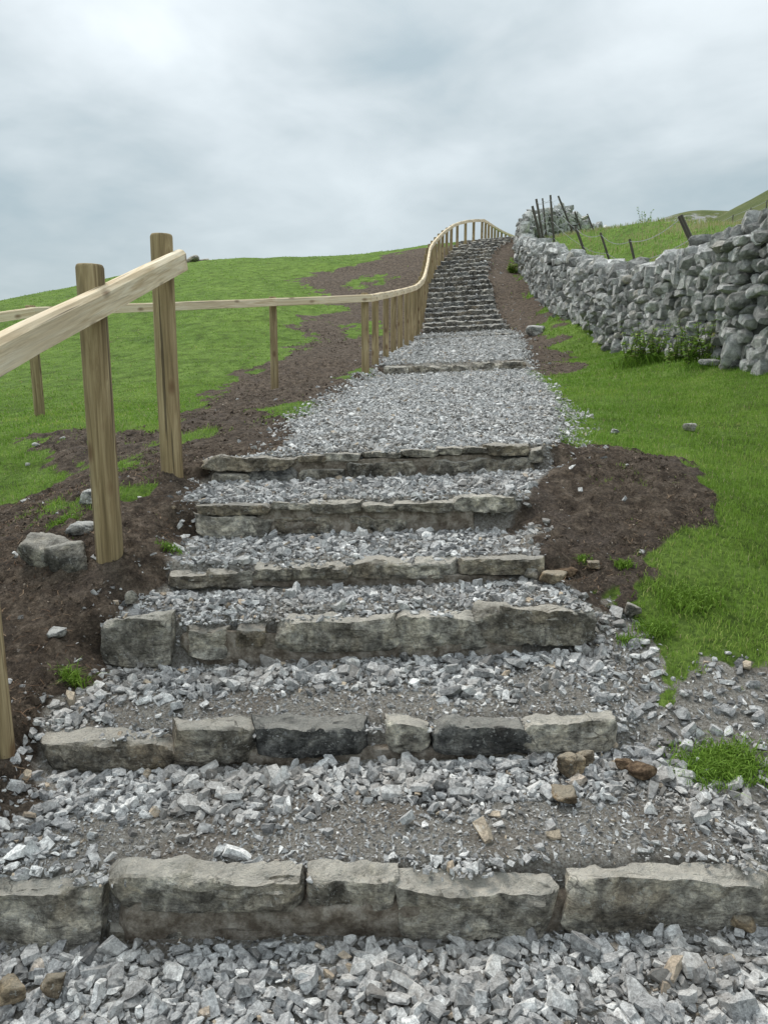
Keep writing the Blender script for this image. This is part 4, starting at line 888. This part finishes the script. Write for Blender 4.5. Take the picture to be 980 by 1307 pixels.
rock_px(706, 750, 32, 22, 113, ROCKTAN, 'pinkish grey stone at the right end of the fourth step')
rock_px(678, 746, 22, 18, 119, ROCK, 'grey stone next to the pinkish stone right of the fourth step')
rock_px(806, 790, 24, 22, 114, ROCK, 'grey stone beside the dug soil, right of the third step')
rock_px(758, 731, 28, 10, 115, ROCKTAN, 'flat buff stone on the lower edge of the dug soil patch')
rock_px(882, 552, 16, 11, 116, ROCKWHITE, 'small pale stone alone on the right hand grass')
rock_px(785, 553, 12, 7, 117, ROCKWHITE, 'tiny pale stone in the grass near the landing edge')
rock_px(684, 428, 30, 17, 120, ROCKWHITE, 'pale rounded boulder on grass right of the upper landing', sink=.3)
rock_px(790, 434, 44, 30, 121, WALLSTONE, 'big pale boulder leaning at the foot of the wall left of the nettles', sink=.2)
slab = rock_px(944, 470, 40, 62, 122, WALLSTONE, 'large upright slab leaning on the near end of the wall foot', depth=.5, sink=.1)
slab.rotation_euler = (.12, .42, .2)
rock_px(908, 470, 24, 12, 123, WALLSTONE, 'small low stone at the foot of the leaning slab', sink=.1)
rock_px(975, 474, 36, 30, 124, WALLSTONE, 'squat stone at the wall foot right of the leaning slab', sink=.1)
rock_px(365, 748 - 2, 20, 12, 125, ROCKWHITE, 'pale stone sitting in the coarse gravel under the fourth step, at left') if False else None
CLOD = mat_simple('torn_turf_clod', [(.36, (.05, .032, .020)), (.5, (.12, .08, .05)), (.64, (.24, .17, .11))], 60)
rock_px(822, 1008, 44, 24, 151, CLOD, 'brown torn turf clod beside the green turf tuft at right')
rock_px(795, 992, 26, 14, 152, CLOD, 'smaller brown turf clod between the tan stones and the green tuft')
rock_px(722, 741, 40, 12, 153, CLOD, 'fibrous brown turf clod by the rocks at the right end of the fourth step')
for i, (u, w, h) in enumerate(((236, 14, 5), (246, 20, 8), (257, 12, 5))):
    p = W(u, 334, 29.0); rock('outcrop_rock', (p[0], 29.0, p[2] - .05), (w * .0149, .4, h * .026), 130 + i, ROCK, ['left low rock of the outcrop on the left skyline', 'biggest rock of the outcrop on the left skyline', 'right low rock of the outcrop on the left skyline'][i], 'rock', 'rocks on the left skyline', sink=.3)
for i, (u, v, w, h) in enumerate(((47, 575, 8, 5), (35, 1000 - 405, 7, 4), (46, 572, 11, 5), (148, 600, 8, 4))):
    if i in (0,): continue
    rock_px(u, v, w, h, 140 + i, ROCKWHITE, ['', 'tiny white stone at the left edge of the pasture', 'small white stone in the pasture left of the second post', 'tiny white stone in grass between the two tall posts'][i])

# ------------------------------------------------------------------ tufts, nettles and other plants
def tuft(u, v, width, height, n, seed, label, cat='grass tuft', name='grass_tuft', mat=GRASS):
    r = np.random.default_rng(seed); g = G(u, v); s = math.hypot(g[1], .8 if g[1] < 4 else 0) / F; W_ = width * s / 2
    x = g[0] + r.normal(0, .42, n) * W_; y = g[1] + r.normal(0, .42, n) * W_ * .6; h = height * s * r.uniform(.25, .8, n)
    vv, tt = blades(x, y, gzv(x, y) + .012, h, np.full(n, .0012 + .00033 * g[1]), r, 1.6); c = np.array([g[0], g[1], gz(*g)])
    o = put(name, mesh_np(name, vv - c, tt, mat, False, dict(tint=np.repeat(np.clip(r.normal(.28, .2, n), 0, 1), 5)))); o.location = c; tag(o, label, cat)
tuft(94, 875, 40, 30, 260, 1, 'small green grass tuft on the soil left of the third step')
tuft(922, 984, 130, 24, 2200, 2, 'large dark green turf tuft on the gravelly dirt at right')
tuft(216, 705, 34, 14, 220, 3, 'low green tuft on the soil bank left of the fourth step')
tuft(84, 668, 44, 12, 260, 4, 'flat green tuft on soil between boulders and pasture')
tuft(746, 722, 22, 18, 130, 5, 'left of two tiny tufts on the right soil mound')
tuft(796, 727, 26, 18, 150, 6, 'right of two tiny tufts on the right soil mound')
tuft(838, 806, 60, 24, 320, 7, 'sparse grass tuft on dirt right of the third step')
tuft(880, 768, 110, 20, 900, 8, 'shaggy grass at the lower edge of the right turf')
tuft(800, 822, 34, 16, 120, 9, 'thin grass sprig in gravel right of the third step')
def leafy(root, cx, cy, cz, spread, height, n, leaf, seed, stems=14):
    r = np.random.default_rng(seed); VV = []; TT = []; A = []; SV = []; ST = []
    for k in range(stems):
        a = r.uniform(0, 6.28); R = spread * math.sqrt(r.random()); bx, by = cx + R * .7 * math.cos(a), cy + R * .5 * math.sin(a); H = height * r.uniform(.45, 1.05); lx, ly = r.normal(0, .22, 2) * H
        base = np.array([bx, by, cz - .05]); tip = np.array([bx + lx, by + ly, cz + H]); w = .004 + leaf * .05; o = len(SV)
        for p, q in ((base, w), (tip, w * .4)):
            for j in range(3): SV.append(p + [q * math.cos(j * 2.09), q * math.sin(j * 2.09), 0])
        for j in range(3): ST += [(o + j, o + (j + 1) % 3, o + 3 + (j + 1) % 3), (o + j, o + 3 + (j + 1) % 3, o + 3 + j)]
        m = max(3, n // stems)
        for q in range(m):
            f = r.uniform(.12, 1.0); p = base + (tip - base) * f; a = r.uniform(0, 6.28); l = leaf * r.uniform(.6, 1.25) * (1.15 - .5 * f); d = np.array([math.cos(a), math.sin(a), r.uniform(-.3, .6)]); e = np.array([-math.sin(a), math.cos(a), r.normal(0, .3)]) * l * .3
            o = len(VV); VV += [p, p + d * l * .5 + e, p + d * l + [0, 0, -l * .2], p + d * l * .5 - e]; TT += [(o, o + 1, o + 2), (o, o + 2, o + 3)]; A += [r.random()] * 4
    c = np.array(root.location)
    put('foliage', mesh_np('foliage', np.array(VV) - c, np.array(TT), GRASS, False, dict(tint=A)), root); put('stems', mesh_np('stems', np.array(SV) - c, np.array(ST), STEM), root)
def plant(name, u, v, wpx, hpx, n, leafpx, seed, label, cat, stems=14):
    g = G(u, v); s = g[1] / F; c = (g[0], g[1], gz(*g)); e = empty(name, c, label, cat, 'wild plants along the foot of the wall')
    leafy(e, *c, wpx * s / 2, hpx * s, n, leafpx * s, seed, stems)
plant('nettle_clump', 822, 464, 60, 52, 900, 7, 1, 'tallest leafy nettle clump in front of the pale wall boulder', 'plant', 26)
plant('nettle_clump', 900, 462, 70, 56, 800, 7, 2, 'dark leafy nettle clump beside the leaning slab at the wall foot', 'plant', 24)
plant('nettle_clump', 862, 462, 40, 34, 350, 6, 6, 'sparse low nettle clump between the two taller clumps', 'plant', 12)
plant('nettle_clump', 765, 424, 36, 30, 350, 5, 3, 'small green nettle clump left of the pale wall boulder', 'plant', 14)
plant('nettle_clump', 730, 396, 26, 18, 220, 4, 4, 'faint low clump at the wall foot further up the slope', 'plant', 10)
plant('nettle_clump', 654, 349, 20, 12, 320, 4, 5, 'farthest bright green clump where wall and upper soil meet', 'plant', 16)
def hedge_plant(u, v, Y, h, n, seed, label, name='thistle', stems=7, spread=.25, leaf=.07):
    p = W(u, v, Y); z = gz(p[0], Y); e = empty(name, (p[0], Y, z), label, 'plant'); leafy(e, p[0], Y, z, spread, h, n, leaf, seed, stems)
hedge_plant(824, 292, 26.5, .62, 190, 31, 'lone scraggy thistle on the skyline of the field behind the wall', stems=6, spread=.22, leaf=.08)
tuft(816, 466, 66, 28, 700, 11, 'thick long grass clump under the tallest nettles', name='long_grass_clump')
tuft(908, 466, 80, 18, 600, 12, 'long grass fringe under the dark nettles by the slab', name='long_grass_clump')

# ------------------------------------------------------------------ wire fence along the back of the wall
def stake(root, p, top, rad, me_seed):
    p = Vector(p); top = Vector(top); H = (top - p).length; o = put('post', post_mesh(rad, H, me_seed, OLDWOOD, 10), root); o.location = p - root.location
    o.rotation_mode = 'QUATERNION'; o.rotation_quaternion = (top - p).to_track_quat('Z', 'Y'); return o
def wire(root, pts, rad, sag=.04, name='wire'):
    VV = []; F_ = []
    for a, b in zip(pts[:-1], pts[1:]):
        a = np.array(a); b = np.array(b); n = 8; base = len(VV); d = (b - a) / np.linalg.norm(b - a); s = np.cross(d, [0, 0, 1]); s /= np.linalg.norm(s); t = np.cross(s, d)
        for k in range(n + 1):
            f = k / n; p = a + (b - a) * f - np.array([0, 0, sag * 4 * f * (1 - f)])
            for j in range(3): VV.append(p + rad * (s * math.cos(j * 2.09) + t * math.sin(j * 2.09)))
        for k in range(n):
            for j in range(3): F_.append((base + k * 3 + j, base + k * 3 + (j + 1) % 3, base + k * 3 + 3 + (j + 1) % 3, base + k * 3 + 3 + j))
    c = np.array(root.location); put(name, mesh_np(name, np.array(VV) - c, np.array(F_), WIRE), root)
e3 = empty('wire_fence', (4.6, 14, gz(4.6, 14)), 'old leaning wire fence on dark stakes just behind the drystone wall', 'fence')
ST_ = [(884, 312, 867, 275, 10.9, .055), (812, 345, 803, 305, 14.2, .032), (778, 335, 766, 297, 16.2, .032), (748, 328, 734, 289, 18.4, .045), (707, 312, 702, 249, 24.5, .05), (693, 305, 684, 254, 27.2, .06), (690, 306, 679, 263, 26.0, .06),
       (697, 303, 692, 253, 28.5, .04), (728, 290, 712, 250, 31.5, .055), (738, 284, 733, 270, 34, .05), (754, 286, 749, 273, 35, .05)]
tp = []
for k, (ub, vb, ut, vt, Y, rd) in enumerate(ST_):
    b = W(ub, vb, Y); t = W(ut, vt, Y); g = b.copy()
    d = (b - t) / np.linalg.norm(b - t); ext = .5 if k < 6 else .3; b = b + d * ext
    stake(e3, b, t, rd * .66, 300 + k); tp.append((b, t))
seq = [0, 1, 2, 3, 4, 5, 7, 8, 9, 10]
for f in (.96, .62, .36):
    wire(e3, [tp[i][0] + (tp[i][1] - tp[i][0]) * (f if i < 4 else f * .98) for i in seq], .0065, .10 if f > .9 else .05)
# ------------------------------------------------------------------ hills beyond
def hillz(x, y, cx, cy, rx, ry, zb, h, seed):
    X = (x - cx) / rx; Y_ = (y - cy) / ry; R2 = X ** 2 + Y_ ** 2
    return zb + h * np.exp(-R2 * 1.28) + h * .05 * n2(x, y, 2.2 / rx, seed, 4) - h * .25 * np.clip(R2 - 1.6, 0, 9)
def hill(name, par, mat, label, n=110):
    cx, cy, rx, ry = par[:4]; g = np.linspace(-1.9, 1.9, n); X, Y_ = np.meshgrid(g, g); wx = cx + X * rx; wy = cy + Y_ * ry
    VV = np.stack([wx, wy, hillz(wx, wy, *par)], -1).reshape(-1, 3); ii = (np.arange(n - 1)[:, None] * n + np.arange(n - 1)[None]).ravel()
    tag(put(name, mesh_np(name, VV, np.stack([ii, ii + 1, ii + n + 1, ii + n], -1), mat, True)), label, kind='structure')
def mat_hill(name, scar):
    m = M(name); c = m.ramp(m.noise(.25, 6, .7), [(.3, (.06, .085, .022)), (.5, (.105, .13, .04)), (.7, (.17, .17, .07))])
    c = m.mix(.5, c, m.ramp(m.noise(3, 5, .7), [(.3, (.6, .6, .6)), (.7, (1.2, 1.2, 1.2))]), 'MULTIPLY')
    if scar:
        z = m.N.new('ShaderNodeSeparateXYZ'); m.L.new(m.geo.outputs['Position'], z.inputs[0])
        band = m.math('ADD', m.math('MULTIPLY', z.outputs['Z'], 1.0), m.math('MULTIPLY', m.noise(.08, 4, .7), 8))
        k = m.math('MULTIPLY', m.mask(band, scar - .6, scar), m.mask(m.noise(.55, 5, .75), .46, .54)); k2 = m.mask(band, scar + 3.6, scar + 3.0)
        c = m.mix(m.math('MULTIPLY', k, k2), c, (.30, .30, .29))
    return m.done(c, .95, m.noise(2.0, 6, .75), .25, .8)
HP = (60, 64, 40, 30, 3.6, 24.5, 3.0); FP_ = (60, 150, 36, 34, 8, 22.3, 8.0)
hill('hillside', HP, mat_hill('hill_turf', None), 'grassy green hillside rising to the right behind the wall')
hill('far_hill', FP_, mat_hill('far_hill_turf', 29.6), 'distant low hill with a broken band of grey limestone')
# thin stock fence over the right hillside
def crest(x):
    ys = np.linspace(35, 75, 160); z = hillz(np.full(160, float(x)), ys, *HP); k = int(np.argmax((z - EYE) / ys)); return (x, ys[k] - 1.0, hillz(np.array([x]), np.array([ys[k] - 1.0]), *HP)[0])
p0 = crest(24.0); e4 = empty('stock_fence', p0, 'thin distant stock fence running up the right hand hillside', 'fence'); tops_ = []
for k, x in enumerate(np.arange(20.0, 33, 1.1)):
    p = crest(float(x)); b = np.array(p); t = b + [.05, 0, 1.15]; stake(e4, b - [0, 0, .2], t, .035, 500 + k); tops_.append((b, t))
for f in (.95, .6, .3): wire(e4, [b + (t - b) * f for b, t in tops_], .012, .02)
